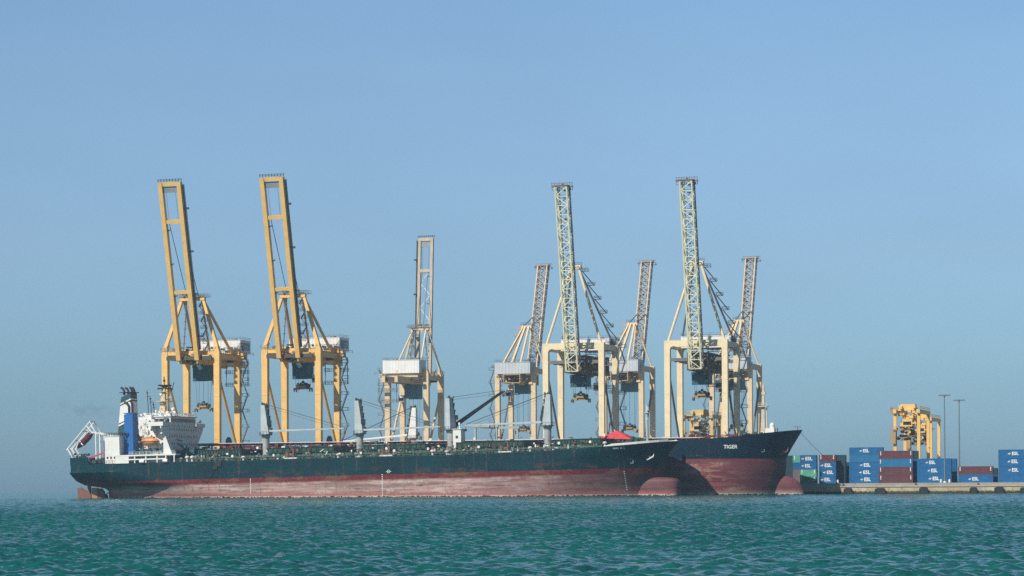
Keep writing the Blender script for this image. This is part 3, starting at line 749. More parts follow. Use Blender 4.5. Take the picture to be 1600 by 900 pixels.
    b.build('forestay', dark, root)
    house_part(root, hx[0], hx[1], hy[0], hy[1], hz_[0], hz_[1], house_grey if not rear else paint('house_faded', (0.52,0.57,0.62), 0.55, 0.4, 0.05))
    spreader_part(root, 9.0 if not rear else 8.0, hz0-1.0, zs, m, teal_dark if not rear else paint('teal_hazed', (0.11,0.24,0.30), 0.6, 0.5, 0.05), cabx=6.0, th=4.4 if not rear else 5.0)  # rear trolleys have haze mixed into their teal
    b = MB(); b.stairs(W/2+1.4, G+0.1, 5, zt-1, 2.6, 1.4, 6.0, 0.09); b.build('stair_tower', grey, root)
    # the zigzag ladder up the right backstay
    b = MB(); q0 = Vector((W/2-0.6, G, zt)) if not rear else Vector((W/2-0.4, 0.4, zt)); q1 = Vector((axx, ay+0.8, za)); n2 = 5
    for k in range(n2+1):
        c = q0.lerp(q1, (k+0.3)/(n2+0.6)) + V(0.8,0,0)
        b.cbox(c+V(0.8,0,0), (2.6,1.2,0.16)); b.rail([c+V(-0.5,0.6,0), c+V(2.1,0.6,0)], 1.2, 1.3, 0.07); b.rail([c+V(-0.5,-0.6,0), c+V(2.1,-0.6,0)], 1.2, 1.3, 0.07)
        if k < n2:
            c2 = q0.lerp(q1, (k+1.3)/(n2+0.6)) + V(0.8,0,0)
            b.bar(c+V(1.9,0,0), c2+V(-0.2,0,0), 0.5, 0.2)
    b.build('apex_ladder', paint('ladder_grey', (0.10,0.11,0.11), 0.6, 0.5, 0.1) if not rear else rear_lattice, root)
    b = MB()
    for z in (zt-4.0, hz0-6.5):
        b = MB(); b.box(3.2, W/2+3, 4, 5.6, z-0.12, z+0.05); b.rail([(3.2,4,z),(W/2+3,4,z)], 1.2, 1.6, 0.08); b.rail([(3.2,5.6,z),(W/2+3,5.6,z)], 1.2, 1.6, 0.08)
        b.bar((3.4,4.8,z),(3.4,4.8,hz0+1),0.3); b.bar((W/2-1,4.8,z),(W/2-1,4.8,hz0+1),0.3); b.build('walkway', dark, root)
    b = MB(); b.rail([(W/2+1.2,1.5,zt-0.4),(W/2+1.2,G+5,zt-0.4)], 1.2, 1.8, 0.08); b.build('walkway', dark, root); b = MB()
    b.rail([(-axx-1,ay+1.3,za+0.6),(axx+1,ay+1.3,za+0.6)], 1.2, 1.2, 0.07)
    b.build('walkway', dark, root)
    b = MB(); b.lathe([(2.2,-0.25),(2.2,0.25)], (W/2+1.7, G*0.4, 8.2), 18, 'x'); b.build('cable_reel', dark, root)
    return root

E = lattice_crane('tall cream crane with pale lattice boom directly behind the red awning', -97.4, 3, ROT, cream, pale_lattice,
                  19.0, 21.7, 53.0, 81.5, 1.4, 79.0, 68.2, 42.5, 4.4, 3.6, 20, 32.0, (-9.5,9.5), (15,25), (51.0,55.2), 'cream cranes with lattice booms at the front quay')
G_ = dup(E, 'tall cream crane with pale lattice boom directly behind the farther ship bow', at(-50.5, 3, ZG), ROT)
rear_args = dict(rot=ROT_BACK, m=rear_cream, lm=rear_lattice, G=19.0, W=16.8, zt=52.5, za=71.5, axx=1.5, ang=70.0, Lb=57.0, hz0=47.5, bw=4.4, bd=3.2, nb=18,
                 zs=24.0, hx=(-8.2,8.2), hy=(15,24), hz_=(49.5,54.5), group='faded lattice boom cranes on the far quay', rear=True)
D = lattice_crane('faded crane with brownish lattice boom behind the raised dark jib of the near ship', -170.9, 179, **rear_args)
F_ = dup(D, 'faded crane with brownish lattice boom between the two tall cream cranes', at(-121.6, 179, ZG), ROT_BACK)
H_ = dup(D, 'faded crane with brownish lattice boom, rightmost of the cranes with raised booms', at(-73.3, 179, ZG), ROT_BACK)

# ------------------------------------------------------------------ ships
def lerp_tab(tab, x):
    if x <= tab[0][0]: return tab[0][1]
    for (a, va), (b, vb) in zip(tab[:-1], tab[1:]):
        if x <= b: return va+(vb-va)*(x-a)/(b-a)
    return tab[-1][1]
def sm(a): a = max(0.0, min(1.0, a)); return a*a*(3-2*a)

class Hull:
    def __init__(s, L, HB, sheer, stem, stern, zmid, zbot, Le, lef, ztr, trw, bx=0.2):
        s.L, s.HB, s.sheer, s.stem, s.stern, s.zmid, s.zbot, s.Le, s.lef, s.ztr, s.trw, s.bx = L, HB, sheer, stem, stern, zmid, zbot, Le, lef, ztr, trw, bx
    def hb(s, x, z):
        zt = s.sheer[-1][1]
        xs = lerp_tab(s.stem, z); Le = s.Le+(zt-z)*s.lef
        tb = max(0.0, min(1.0, (xs-x)/Le))
        fb = (1-(1-tb)**2.1)**(0.56+s.bx*max(0, min(1, (zt-4-z)/12)))
        if z >= s.ztr:
            fs = s.trw+(1-s.trw)*sm(x/26)
            if x < 3.0: fs *= 0.80+0.20*(1-(1-max(0,x)/3.0)**2)**0.5
        else:
            x0 = lerp_tab(s.stern, z); f0 = s.trw*0.95*max(0, min(1, (z-s.ztr+7.0)/7.0))**0.7
            ts = max(0.0, min(1.0, (x-x0)/(24+(s.ztr-z)*3.4)))
            fs = f0+(1-f0)*(1-(1-ts)**1.8)**0.85
        return s.HB*max(0.0, min(fb, 1))*max(0.0, min(fs, 1))
    def build(s, mat, deckmat, parent, bulb=None):
        nu = 110; us = [0.5-0.5*math.cos(math.pi*i/nu) for i in range(nu+1)]; us = [0.45*u+0.55*i/nu for i, u in enumerate(us)]
        zn = list(np.linspace(s.zbot, s.zmid, 34)); nup = 7
        top = s.sheer[-1][1]
        grid = []
        for k in range(len(zn)+nup):
            row = []
            for u in us:
                if k < len(zn):
                    z = zn[k]; x0 = lerp_tab(s.stern, z); x1 = lerp_tab(s.stem, z); x = x0+(x1-x0)*u
                else:
                    f = (k-len(zn)+1)/nup; znom = s.zmid+(top-s.zmid)*f
                    x0 = lerp_tab(s.stern, znom); x1 = lerp_tab(s.stem, znom); x = x0+(x1-x0)*u
                    z = s.zmid+(lerp_tab(s.sheer, x)-s.zmid)*f
                row.append((x, s.hb(x, z), z))
            grid.append(row)
        b = MB(); nl = len(grid); w = nu+1
        vs = [(x,-y,z) for r in grid for (x,y,z) in r]+[(x,y,z) for r in grid for (x,y,z) in r]
        o = nl*w; fs = []
        for k in range(nl-1):
            for i in range(nu):
                a, c, d, e = k*w+i, k*w+i+1, (k+1)*w+i+1, (k+1)*w+i
                fs.append((a,c,d,e)); fs.append((o+e,o+d,o+c,o+a))
            fs.append((k*w, (k+1)*w, o+(k+1)*w, o+k*w))
            fs.append((k*w+nu, o+k*w+nu, o+(k+1)*w+nu, (k+1)*w+nu))
        for i in range(nu): fs.append((i, o+i, o+i+1, i+1))
        b.add(vs, fs)
        b.m = 1; k = (nl-1)*w
        b.add([], [])
        dv = [(x, sg*max(0,y-0.02), z-0.03) for sg in (-1,1) for (x,y,z) in grid[-1]]
        b.add(dv, [(i, i+1, w+i+1, w+i) for i in range(nu)])
        b.m = 0
        if bulb:
            (cx,cy,cz), (ax,ay,az), exz, ey = bulb
            nn, mm = 20, 36; pv = []
            pw = lambda v, e: math.copysign(abs(v)**(2/e), v)
            for i in range(nn+1):
                p = -math.pi/2+math.pi*i/nn; cp = abs(math.cos(p))**(2/ey)
                for j in range(mm):
                    q = 2*math.pi*j/mm
                    pv.append((cx+ax*cp*pw(math.cos(q),exz), cy+ay*pw(math.sin(p),ey), max(s.zbot, cz+az*cp*pw(math.sin(q),exz))))
            b.add(pv, [(i*mm+j, i*mm+(j+1)%mm, (i+1)*mm+(j+1)%mm, (i+1)*mm+j) for i in range(nn) for j in range(mm)])
        h = b.build('hull', [mat, deckmat], parent, True)
        md = h.data
        for p in md.polygons:
            if p.material_index == 1: p.use_smooth = False
        try: md.set_sharp_from_angle(angle=R(38))
        except Exception: pass
        return h
    def decal(s, vs, fs, cx, cz, name, mat, parent, off=0.10):
        """flat letters laid on the starboard plating"""
        pv = [(cx+a, -(s.hb(cx+a, cz+c)+off), cz+c) for (a, c, *_) in vs]
        o = MB().add(pv, fs).build(name, mat, parent); return o

def deck_crane(parent, x, zd, zr, zt, jib_az, jib_el, jl, pr=1.25, my=0.0, mpost=post_grey, mhouse=post_white, dark_jib=False):
    """post, slewing ring, tapered housing, jib, luffing ropes (parts are in the ship's own axes)"""
    b = MB(); b.lathe([(pr*1.15,zd),(pr,zd+1.2),(pr,zr-1.2),(pr*1.25,zr-0.5),(pr*1.25,zr)], (x,my,0), 16)
    post = b.build('deck_crane', mpost, parent)
    b = MB(); b.lathe([(pr*1.9,zr),(pr*1.9,zr+0.25)], (x,my,0), 16)
    ring = [(x+pr*1.85*math.cos(k*math.pi/6), my+pr*1.85*math.sin(k*math.pi/6), zr+0.25) for k in range(13)]
    b.rail(ring, 1.0, 2.0, 0.05, 1); b.build('platform', dark, post)
    ca, sa = math.cos(jib_az), math.sin(jib_az)
    def loc(f, s, z): return (x+f*ca-s*sa, my+f*sa+s*ca, z)
    b = MB(); w = pr*1.0; zb = zr+0.3
    vs = [loc(-1.5,-w,zb),loc(1.7,-w,zb),loc(1.7,w,zb),loc(-1.5,w,zb),loc(-1.4,-w*0.8,zt),loc(0.1,-w*0.8,zt),loc(0.1,w*0.8,zt),loc(-1.4,w*0.8,zt)]
    b.add(vs, [(0,3,2,1),(4,5,6,7),(0,1,5,4),(1,2,6,5),(2,3,7,6),(3,0,4,7)])
    house = b.build('crane_housing', mhouse, post)
    b = MB()
    for k in range(5):
        f = 1.9-1.5*k/4; z = zb+0.8+(zt-zb-1.5)*k/4
        b.bar(loc(f,-w*0.7,z), loc(f+0.5,-w*0.7,z+1.4), 0.3); b.bar(loc(f,w*0.7,z), loc(f+0.3,w*0.7,z+1.4), 0.3)
        b.bar(loc(f+0.3,-w*0.7,z), loc(f+0.3,w*0.7,z), 0.4)
    b.bar(loc(2.0,w*0.9,zb), loc(0.35,w*0.7,zt), 0.22); b.bar(loc(2.0,-w*0.9,zb), loc(0.35,-w*0.7,zt), 0.22)
    b.lathe([(0.45,-0.5),(0.45,0.5)], loc(-0.5,0,zt+0.3), 10, 'y'); b.lathe([(0.35,-0.4),(0.35,0.4)], loc(0.4,0,zt-0.1), 10, 'y')
    b.cbox(loc(-0.9,-w*0.4,zt+0.5), (0.5,0.5,1.0))
    b.build('sheave_gear', dark, post)
    b = MB(); b.cbox(loc(1.8,-w*0.75,zb+4.2), (1.3,1.3,1.7)); b.build('operator_cab', glass, post)
    j0 = Vector(loc(1.9,0,zb+1.2)); ce, se = math.cos(jib_el), math.sin(jib_el)
    jd = Vector((ca*ce, sa*ce, se)); side = Vector((-sa, ca, 0)); tip = j0+jd*jl
    b = MB()
    for sg in (-1, 1): b.bar(j0+side*(sg*1.0), tip+side*(sg*0.55), 0.5, 0.72, 0.3, 0.4)
    for k in range(6): c = j0+jd*(jl*(k+0.5)/5.6); b.bar(c-side, c+side, 0.3)
    jm = dark if dark_jib else mhouse
    jb = b.build('jib', jm, post)
    if dark_jib:
        b = MB(); ct = jd.cross(side).normalized()
        for sg in (-1, 1): b.bar(j0+side*(sg*1.0)+ct*0.62, tip+side*(sg*0.55)+ct*0.42, 0.6, 0.22)
        b.build('jib_edge', mhouse, jb) if False else None
    b = MB()
    top = Vector(loc(0.1,0,zt+0.3))
    for sg in (-0.5, 0.1, 0.6): b.tube(top+side*sg, tip+side*sg*0.6+Vector((0,0,0.4)), 0.045, 4)
    b.tube(top+Vector((0,0,-0.9)), j0+jd*(jl*0.93), 0.045, 4)
    b.tube(tip, tip-Vector((0,0,1.2)), 0.08, 5); b.cbox(tip-Vector((0,0,1.6)), (0.6,0.6,0.9))
    b.build('luffing_rope', rope_m, post)
    return post

def hatch(parent, x0, x1, hw, zd, zc, zt, mc, mk):
    b = MB(); b.box(x0, x1, -hw, hw, zd-0.4, zc)
    n = int((x1-x0)/2.2)
    for k in range(n+1):
        x = x0+(x1-x0)*k/n
        for sg in (-1, 1): b.prism([(sg*hw, zd), (sg*(hw+1.1), zd), (sg*(hw+0.35), zc-0.15), (sg*hw, zc-0.15)], 'x', x-0.09, x+0.09)
    for sg in (-1, 1): b.box(x0-0.2, x1+0.2, sg*(hw+0.28)-0.27, sg*(hw+0.28)+0.27, zc-0.35, zc-0.12); b.bar((x0,sg*(hw+0.55),(zd+zc)/2),(x1,sg*(hw+0.55),(zd+zc)/2),0.16)
    b.build('hatch_coaming', mk, parent)
    b = MB(); np_ = 4; pl = (x1-x0)/np_
    for k in range(np_):
        a = x0+k*pl+0.06; e = x0+(k+1)*pl-0.06
        b.box(a, e, -hw-0.35, hw+0.35, zc, zt)
        for j in range(4):
            xx = a+0.4+j*(e-a-0.8)/3
            for sg in (-1, 1): b.box(xx-0.07, xx+0.07, sg*(hw+0.35)-0.14+0.14*sg, sg*(hw+0.35)+0.14+0.14*sg, zc+0.12, zt-0.1)
        for sg in (-1, 1): b.box(a, e, sg*(hw+0.48)-0.12, sg*(hw+0.48)+0.12, zt-0.12, zt+0.05)
    b.build('hatch_cover', mc, parent)

# ---- near ship
TRIM = math.atan(0.0172)
h1 = Hull(229.8, 16.0,
          [(0,6.6),(30,6.6),(60,6.4),(150,6.25),(178,6.5),(197,7.1),(215,8.0),(229.8,9.1)],
          [(-12,219.5),(-6,221.5),(-2,224.0),(3.5,225.2),(6.5,227.3),(9.1,229.8)],
          [(-12,11.4),(-5.8,11.0),(-3.0,10.7),(-2.2,10.3),(-1.75,8),(-1.1,3.4),(0.6,1.0),(4.0,0.0),(9.1,0.0)],
          4.0, -11.0, 24.0, 1.75, 4.0, 0.70, 0.10)
S1 = thing('bulk_carrier', 'long dark teal bulk carrier with four deck cranes, nearest to the camera', 'ship', at(-273, -52, 5.83), (0, -TRIM, -BETA))
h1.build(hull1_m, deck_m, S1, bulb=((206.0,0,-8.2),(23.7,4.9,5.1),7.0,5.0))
ZD = 6.4
# raised bulwark round the stern
b = MB(); tab = [h1.hb(x, 6.6) for x in (0.0,0.6,1.5,3,5,7,9)]; xs_ = [0.0,0.6,1.5,3,5,7,9]
for (xa, ya), (xb_, yb) in zip(list(zip(xs_,tab))[:-1], list(zip(xs_,tab))[1:]):
    for sg in (-1, 1):
        o = sg*0.03
        b.add([(xa,sg*ya+o,6.45),(xb_,sg*yb+o,6.45),(xb_,sg*yb+o,9.2),(xa,sg*ya+o,9.2),(xa+0.1,sg*(ya-0.2),6.45),(xb_+0.1,sg*(yb-0.2),6.45),(xb_+0.1,sg*(yb-0.2),9.2),(xa+0.1,sg*(ya-0.2),9.2)],
              [(0,1,2,3),(7,6,5,4),(3,2,6,7),(1,5,6,2),(0,3,7,4)])
b.box(-0.03, 0.15, -tab[0], tab[0], 6.45, 9.2)
b.build('stern_bulwark', hull1_m, S1)
b = MB()
pts = [(x, -h1.hb(x,9.2)+0.2, 9.2) for x in (0.3,2,5,9)]; b.rail(pts, 1.0, 1.2, 0.06)
pts = [(x, -h1.hb(x,6.6)+0.15, 6.6) for x in (9.2,14,19,22)]; b.rail(pts, 1.1, 1.2, 0.06)
bb = Bits(S1, dark, ('mooring_fitting','x','x'))
for k in range(26):
    x = rnd.uniform(1,20); bb.cbox((x, rnd.uniform(-11,-6), rnd.uniform(9.4,10.6) if x < 9 else rnd.uniform(7,8.6)), (rnd.uniform(0.3,1.3),0.8,rnd.uniform(0.3,1.0)))
b.build('stern_rail', [dark], S1)
for k in range(7):
    b = MB(); b.lathe([(0.55,-0.8),(0.9,-0.8),(0.9,-0.6),(0.5,-0.6),(0.5,0.6),(0.9,0.6),(0.9,0.8),(0.55,0.8)], (3+k*2.6, -7.5+(k%3), 7.8), 10, 'y'); b.box(3+k*2.6-0.8, 3+k*2.6+0.8, -7.5+(k%3)-0.5, -7.5+(k%3)+0.5, 6.5, 7.3)
    b.build('mooring_winch', [teal_dark], S1)
b = MB(); b.bar((8.5,-11,8.8),(16,-10.5,11.2),0.5); b.build('gangplank', tarp, S1)
# rudder and propeller
b = MB(); b.prism([(-1.9,-9.5),(-1.9,-1.9),(-0.6,-1.7),(3.6,-4.6),(3.8,-9.5)], 'y', -0.45, 0.45); b.build('rudder', rudder_m, S1)
b = MB(); b.lathe([(0.3,-1.3),(0.75,-0.9),(0.85,0.5),(0.8,1.6)], (8.6,0,-5.5), 14, 'x')
for k in range(4):
    a = k*math.pi/2+0.35; rows_ = []
    for i in range(6):
        r = 0.6+2.8*i/5; cw = (1.0,1.8,2.4,2.6,2.2,1.0)[i]; tw = R(62-7*i)
        for sg in (-1, 1):
            tang = sg*cw*0.5*math.sin(tw); ax_ = sg*cw*0.5*math.cos(tw)
            rows_.append((8.6+ax_, r*math.cos(a)-tang*math.sin(a), -5.5+r*math.sin(a)+tang*math.cos(a)))
    off = [(p[0]+0.16, p[1], p[2]) for p in rows_]; o = len(rows_)
    fs = [(2*i,2*i+1,2*i+3,2*i+2) for i in range(5)]+[(o+2*i+2,o+2*i+3,o+2*i+1,o+2*i) for i in range(5)]
    fs += [(2*i,2*i+2,o+2*i+2,o+2*i) for i in range(5)]+[(2*i+1,o+2*i+1,o+2*i+3,2*i+3) for i in range(5)]+[(10,11,o+11,o+10)]
    b.add(rows_+off, fs)
b.build('propeller', bronze, S1, False)
MB().box(2.2,3.4,-0.4,0.4,-4.2,-1.2).build('rudder_post', rudder_m, S1)
b = MB(); b.prism([(5.5,-9.5),(5.5,-1.95),(7.9,-2.0),(8.0,-9.5)], 'y', -3.4, -2.5); b.build('stern_frame', bronze, S1)
b = MB(); b.prism([(8.25,-9.5),(8.25,-2.2),(9.6,-2.4),(10.6,-3.4),(11.0,-5.0),(11.0,-9.5)], 'y', -3.4, -2.6); b.build('stern_frame', rudder_m, S1)

# accommodation
b = MB()
b.box(34.2, 41.6, -13.0, 13.0, ZD-0.5, 20.0)
for z in (9.1,11.8,14.5,17.2): b.box(41.6, 41.68, -13.0, 13.0, z-0.06, z+0.06)
for k, z in enumerate((9.1,11.8,14.5,17.2)):
    b.box(29.6+0.5*k, 34.19, -12.6, 12.6, z-0.12, z+0.12); 
    b.box(30.6+0.5*k, 34.195, -8.5, 8.5, z+0.12, z+2.58)
house = b.build('deckhouse', white, S1)
wm = MB(); wm.box(0,0.08,-0.3,0.3,-0.38,0.38); wme = wm.mesh('window'); wme.materials.append(glass)
for z in (8.0,10.7,13.4,16.1,18.6):
    for y in range(-11, 12, 2):
        if abs(y) < 1 or (z < 9 and y % 4 == 1): continue
        o = link('window', wme, house); o.location = (41.605, y+0.4, z)
wm = MB(); wm.box(-0.3,0.3,-0.08,0,-0.38,0.38); wme2 = wm.mesh('window'); wme2.materials.append(glass)
for z in (10.7,13.4,16.1,18.6):
    for x in (35.4,37.4,39.8): o = link('window', wme2, house); o.location = (x,-13.005,z)
# bridge
b = MB(); b.box(32.5, 42.0, -10.5, 10.5, 20.0, 23.3); b.box(32.2, 42.5, -11, 11, 23.3, 23.55)
bridge = b.build('wheelhouse', white, S1)
for k in range(11):
    b = MB(); y = -10.1+k*1.86; b.box(42.003, 42.07, y, y+1.5, 21.35, 22.6); b.build('bridge_window', glass, bridge)
for k in range(4):
    b = MB(); x = 33.2+k*2.2; b.box(x, x+1.7, -10.57, -10.503, 21.35, 22.6); b.build('bridge_window', glass, bridge)
for sg in (-1, 1):
    b = MB()
    ya, yb = sg*10.5, sg*17.6
    b.box(36.6, 42.4, min(ya,yb), max(ya,yb), 19.75, 20.0)
    for x in (42.25, 36.6): b.box(x, x+0.14, min(ya,yb), max(ya,yb), 20.0, 21.2)
    b.box(36.6, 42.4, min(yb, yb+sg*0.15), max(yb, yb+sg*0.15), 19.75, 21.2)
    b.prism([(sg*13.0,13.6),(sg*13.0,19.75),(sg*17.6,19.75),(sg*17.6,18.9)], 'x', 41.2, 41.6)
    b.prism([(sg*13.0,15.6),(sg*13.0,19.75),(sg*17.6,19.75),(sg*17.6,19.2)], 'x', 37.4, 37.7)
    wg = b.build('bridge_wing', white, S1)
    b = MB(); b.rail([(36.7,ya,20),(36.7,yb,20)],1.6,1.4,0.06); b.build('wing_rail', grey, wg); clutter(Bits(wg, grey), 37.5, 41.8, min(ya,yb)+1, max(ya,yb)-0.5, 21.2, 22.3, 7, rnd, (0.3,0.8))
# monkey island
b = MB(); b.rail([(32.4,-10.8,23.55),(42.3,-10.8,23.55),(42.3,10.8,23.55),(32.4,10.8,23.55)], 1.1, 1.5, 0.06)
b.build('roof_rail', white, bridge)
clutter(Bits(bridge, white, ('locker','antenna','searchlight')), 33, 42, -10, 9, 23.7, 25.4, 34, rnd, (0.4,1.3))
b = MB(); b.ball((39.0,-2,26.2),0.75); b.bar((39,-2,23.5),(39,-2,25.6),0.3); b.build('satellite_dome', white, bridge)
b = MB(); b.ball((34.5,-7,25.4),0.5); b.bar((34.5,-7,23.5),(34.5,-7,25),0.2); b.build('satellite_dome', white, bridge)
# masts
b = MB()
b.bar((34.0,-0.4,23.5),(34.6,-0.2,35.5),2.6,2.2,0.9,0.8,up=(0,1,0))
b.box(32.6,37.0,-2.6,2.6,29.2,29.45); b.box(33.0,36.4,-1.6,1.6,32.8,33.0)
mast = b.build('radar_mast', paint('mast_buff', (0.62,0.50,0.30),0.6,0.5,0.15), S1)
b = MB(); b.lathe([(0.4,0),(1.9,0.9),(2.0,1.2),(0.3,1.25)], (34.8,0,34.2), 12); b.bar((34.6,0,35.4),(34.6,0,38.5),0.28); b.bar((33.0,-2.4,34),(36.8,2.4,34),0.4,0.5)
b.bar((33.4,-2.5,35.2),(36.2,2.5,35.2),0.35,0.5); b.cbox((34.6,0,37.0),(0.7,0.7,0.7)); b.bar((36.6,2,33),(37.2,2.8,36.5),0.2)
for k in range(3): b.bar((29.5+k*0.7,-3+k,24),(29.0+k*0.7,-3+k,33.6-2.2*k),0.2); b.bar((28.7+k*0.7,-3+k,31-2*k),(29.9+k*0.7,-3+k,31.4-2*k),0.2); b.cbox((29.1+k*0.7,-3+k,32.6-2.2*k),(0.5,0.5,0.5))
b.build('radar_scanner', dark, mast)
clutter(Bits(mast, white, ('lamp_box','antenna','horn')), 33.0, 36.2, -1.6, 1.6, 24, 33.5, 22, rnd, (0.3,0.8))
# aft stairs and clutter of white platforms
b = MB()
for k, z in enumerate((6.4,9.1,11.8,14.5,17.2,20.0)):
    x0 = 29.6+0.5*k
    b.rail([(x0,-12.6,z+0.12),(34.4,-12.6,z+0.12)],1.1,0.9,0.07); b.rail([(x0,-12.6,z+0.12),(x0,12.6,z+0.12)],1.1,1.6,0.07)
    if k < 5: b.bar((x0+0.8,-11.8,z),(x0+3.6,-11.8,z+2.7),0.9,0.25)
    b.bar((x0+0.2,-12.4,z),(x0+0.9,-12.4,z+2.7),0.35)
bb = Bits(S1, white, ('locker','handrail','ventilator')); clutter(bb, 29.8, 35.0, -12.4, -9, 9.5, 24.5, 46, rnd, (0.4,1.6)); clutter(bb, 31, 40, -13.6, -13.0, 18, 23, 10, rnd, (0.3,0.9))
b.box(33.5,36.4,-12.8,-9.5,20.0,22.3); b.box(32.5,35,-12.0,-8.5,22.3,24.0)
b.build('side_stairs', white, S1)
# funnel: raked casing with painted bands as plating strips
def funnel_ring(z):
    f = (z-9.0)/(32-9.0); xa = 15.6+2.6*f; xb2 = 22.6-0.6*f; return xa, xb2, 3.1-0.5*f
def fsec(b, z0, z1, e=0.0, slope=0.0):
    vs = []
    for z in (z0, z1):
        for x_i, y_i in ((0,-1),(1,-1),(1,1),(0,1)):
            zz = z+(slope if x_i else 0)
            xa, xb2, yw = funnel_ring(zz); vs.append(((xa-e) if x_i == 0 else (xb2+e), y_i*(yw+e), zz))
    b.add(vs, [(0,3,2,1),(4,5,6,7),(0,1,5,4),(1,2,6,5),(2,3,7,6),(3,0,4,7)])
b = MB(); fsec(b, 6.4, 20.5, 0, 2.2); b.m = 1; fsec(b, 20.5, 21.1, 0.03, 2.2); b.m = 2; fsec(b, 21.1, 21.6, 0, 2.2); b.m = 1; fsec(b, 21.6, 28.0, 0, 1.8)
b.m = 2; fsec(b, 28.0, 28.5, 0, 1.8); b.m = 1; fsec(b, 28.5, 29.0, 0.03, 1.8); b.m = 0; fsec(b, 29.0, 31.2, 0, 1.8)
fun = b.build('funnel', [funnel_teal, white, black], S1)
b = MB(); b.box(17.6,22.8,-3.0,3.0,33.0,33.2)
for (x, y, dx) in ((18.6,-1.0,-1.3),(19.4,0.9,-1.3),(21.6,-0.6,-0.9),(21.8,1.0,-0.9)):
    b.path([V(x,y,32.2),V(x,y,33.7),V(x+dx*0.4,y,34.6),V(x+dx,y,35.0)], 0.42, 8)
b.build('exhaust_pipe', black, fun)
b = MB(); b.prism([(22.4,6.4),(22.4,24.6),(25.9,25.1),(25.9,6.4)], 'y', -9.0, -5.2); b.box(22.25,26.05,-9.15,-5.05,24.9,25.2)
cas = b.build('scrubber_casing', blue_case, S1)
b = MB(); b.path([V(23.6,-7,25),V(23.6,-7,27.6),V(22.9,-7,28.6),V(21.7,-7,29.2)], 0.5, 8); b.path([V(24.9,-7,25),V(24.9,-7,28.4),V(24.1,-7,29.6)], 0.4, 8); b.build('vent_pipe', black, cas)
b = MB(); b.box(16.2,22.1,-12.6,9,ZD-0.4,16.6); b.box(15.9,22.3,-12.8,9.2,16.6,16.8)
sh_ = b.build('steering_house', white, S1)
b = MB(); b.rail([(16,-12.7,16.8),(22.2,-12.7,16.8)],1.1,0.9,0.06); b.rail([(16,-12.7,16.8),(16,9,16.8)],1.1,1.4,0.06); b.build('roof_rail', dark, sh_); clutter(Bits(sh_, dark),17,24,-11,-6,16.9,17.9,8,rnd,(0.4,1.2))
for x in (17.2,18.6,20.1,21.3):
    b = MB(); b.box(x-0.35,x+0.35,-12.66,-12.603,8.4,9.2); b.build('porthole', dark, sh_)
# inclined launching frame at the stern
b = MB()
for y in (-5.4, -1.8):
    b.bar((-3.4,y,12.4),(6.4,y,22.6),0.26,0.3); b.bar((-1.8,y,12.6),(6.4,y,19.4),0.22,0.24)
    b.bar((6.4,y,22.6),(9.4,y,17.6),0.24); b.bar((5.0,y,21.2),(7.6,y,18.2),0.35); b.bar((8.8,y,18.2),(8.8,y,8.5),0.4); b.bar((7.6,y,18.6),(15.8,y,17.0),0.4); b.bar((-2.9,y,12.7),(-0.6,y,8.8),0.5); b.bar((-1.7,y,13),(0.8,y,9.2),0.35); b.bar((10.4,y,17.8),(10.4,y,8.5),0.35)
for q in (0,0.33,0.66,1.0): b.bar((-3.4+9.8*q,-5.4,12.4+10.2*q),(-3.4+9.8*q,-1.8,12.4+10.2*q),0.4)
b.bar((8.8,-5.4,17.9),(8.8,-1.8,17.9),0.4); b.bar((0.6,-5.5,12.4),(1.4,-5.5,14.8),0.3)
b.build('boat_launch_frame', white, S1)
# boat deck on the starboard side
b = MB(); b.box(22.0, 46.5, -16.3, -12.0, 9.0, 9.55); b.box(25.5, 42.6, -16.3, -16.0, 7.6, 8.05)
b.box(22.2,27.6,-16.25,-12.2,6.5,9.0)
for x in (30,34.5,39,42.5,45.8): b.box(x-0.2,x+0.2,-16.2,-15.8,6.5,9.0)
b.build('boat_deck', white, S1)
b = MB(); b.rail([(27.8,-16.2,9.55),(46.3,-16.2,9.55)],1.0,1.4,0.05)
for x in (33.0, 42.4): b.lathe([(0.62,-0.9),(0.62,0.9)], (x,-16.3,7.0), 10, 'x')
b.build('boat_deck_rail', white, S1)
for x in (31.2, 40.8):
    b = MB(); b.prism([(-13.0,9.6),(-12.4,9.6),(-13.2,15.0),(-15.6,17.4),(-16.4,16.9),(-14.2,14.6)], 'x', x-0.3, x+0.3)
    b.bar((x,-13.0,16.4),(x-0.6*(1 if x<36 else -1),-12.6,9.6),0.3); b.build('boat_davit', white if x > 36 else dark, S1)
clutter(Bits(S1, teal_dark, ('crate','pipe','valve_wheel')), 28, 41.5, -14.5, -12.4, 9.8, 11.6, 26, rnd, (0.4,1.4))
b = MB(); b.prism([(41.9,9.6),(44.6,9.6),(41.9,15.6)], 'y', -13.6, -13.3); b.prism([(41.0,9.6),(44.4,9.6),(41.2,18.0)],'y',-15.0,-14.8); b.build('wind_screen', white, S1)
clutter(Bits(S1, teal_dark, ('crate','pipe','valve_wheel')), 42, 54, -12, 10, 7.0, 12.5, 44, rnd, (0.5,2.0)); b = MB(); b.bar((44,-9,13.2),(49.5,-7,9.5),0.6); b.box(44.5,49,-6,4,ZD-0.3,11.5); b.bar((47,-8,7),(47,-8,14.5),0.35); b.bar((47,-8,14),(43,-8,14.8),0.35)
b.build('stores_crane', teal_dark, S1)

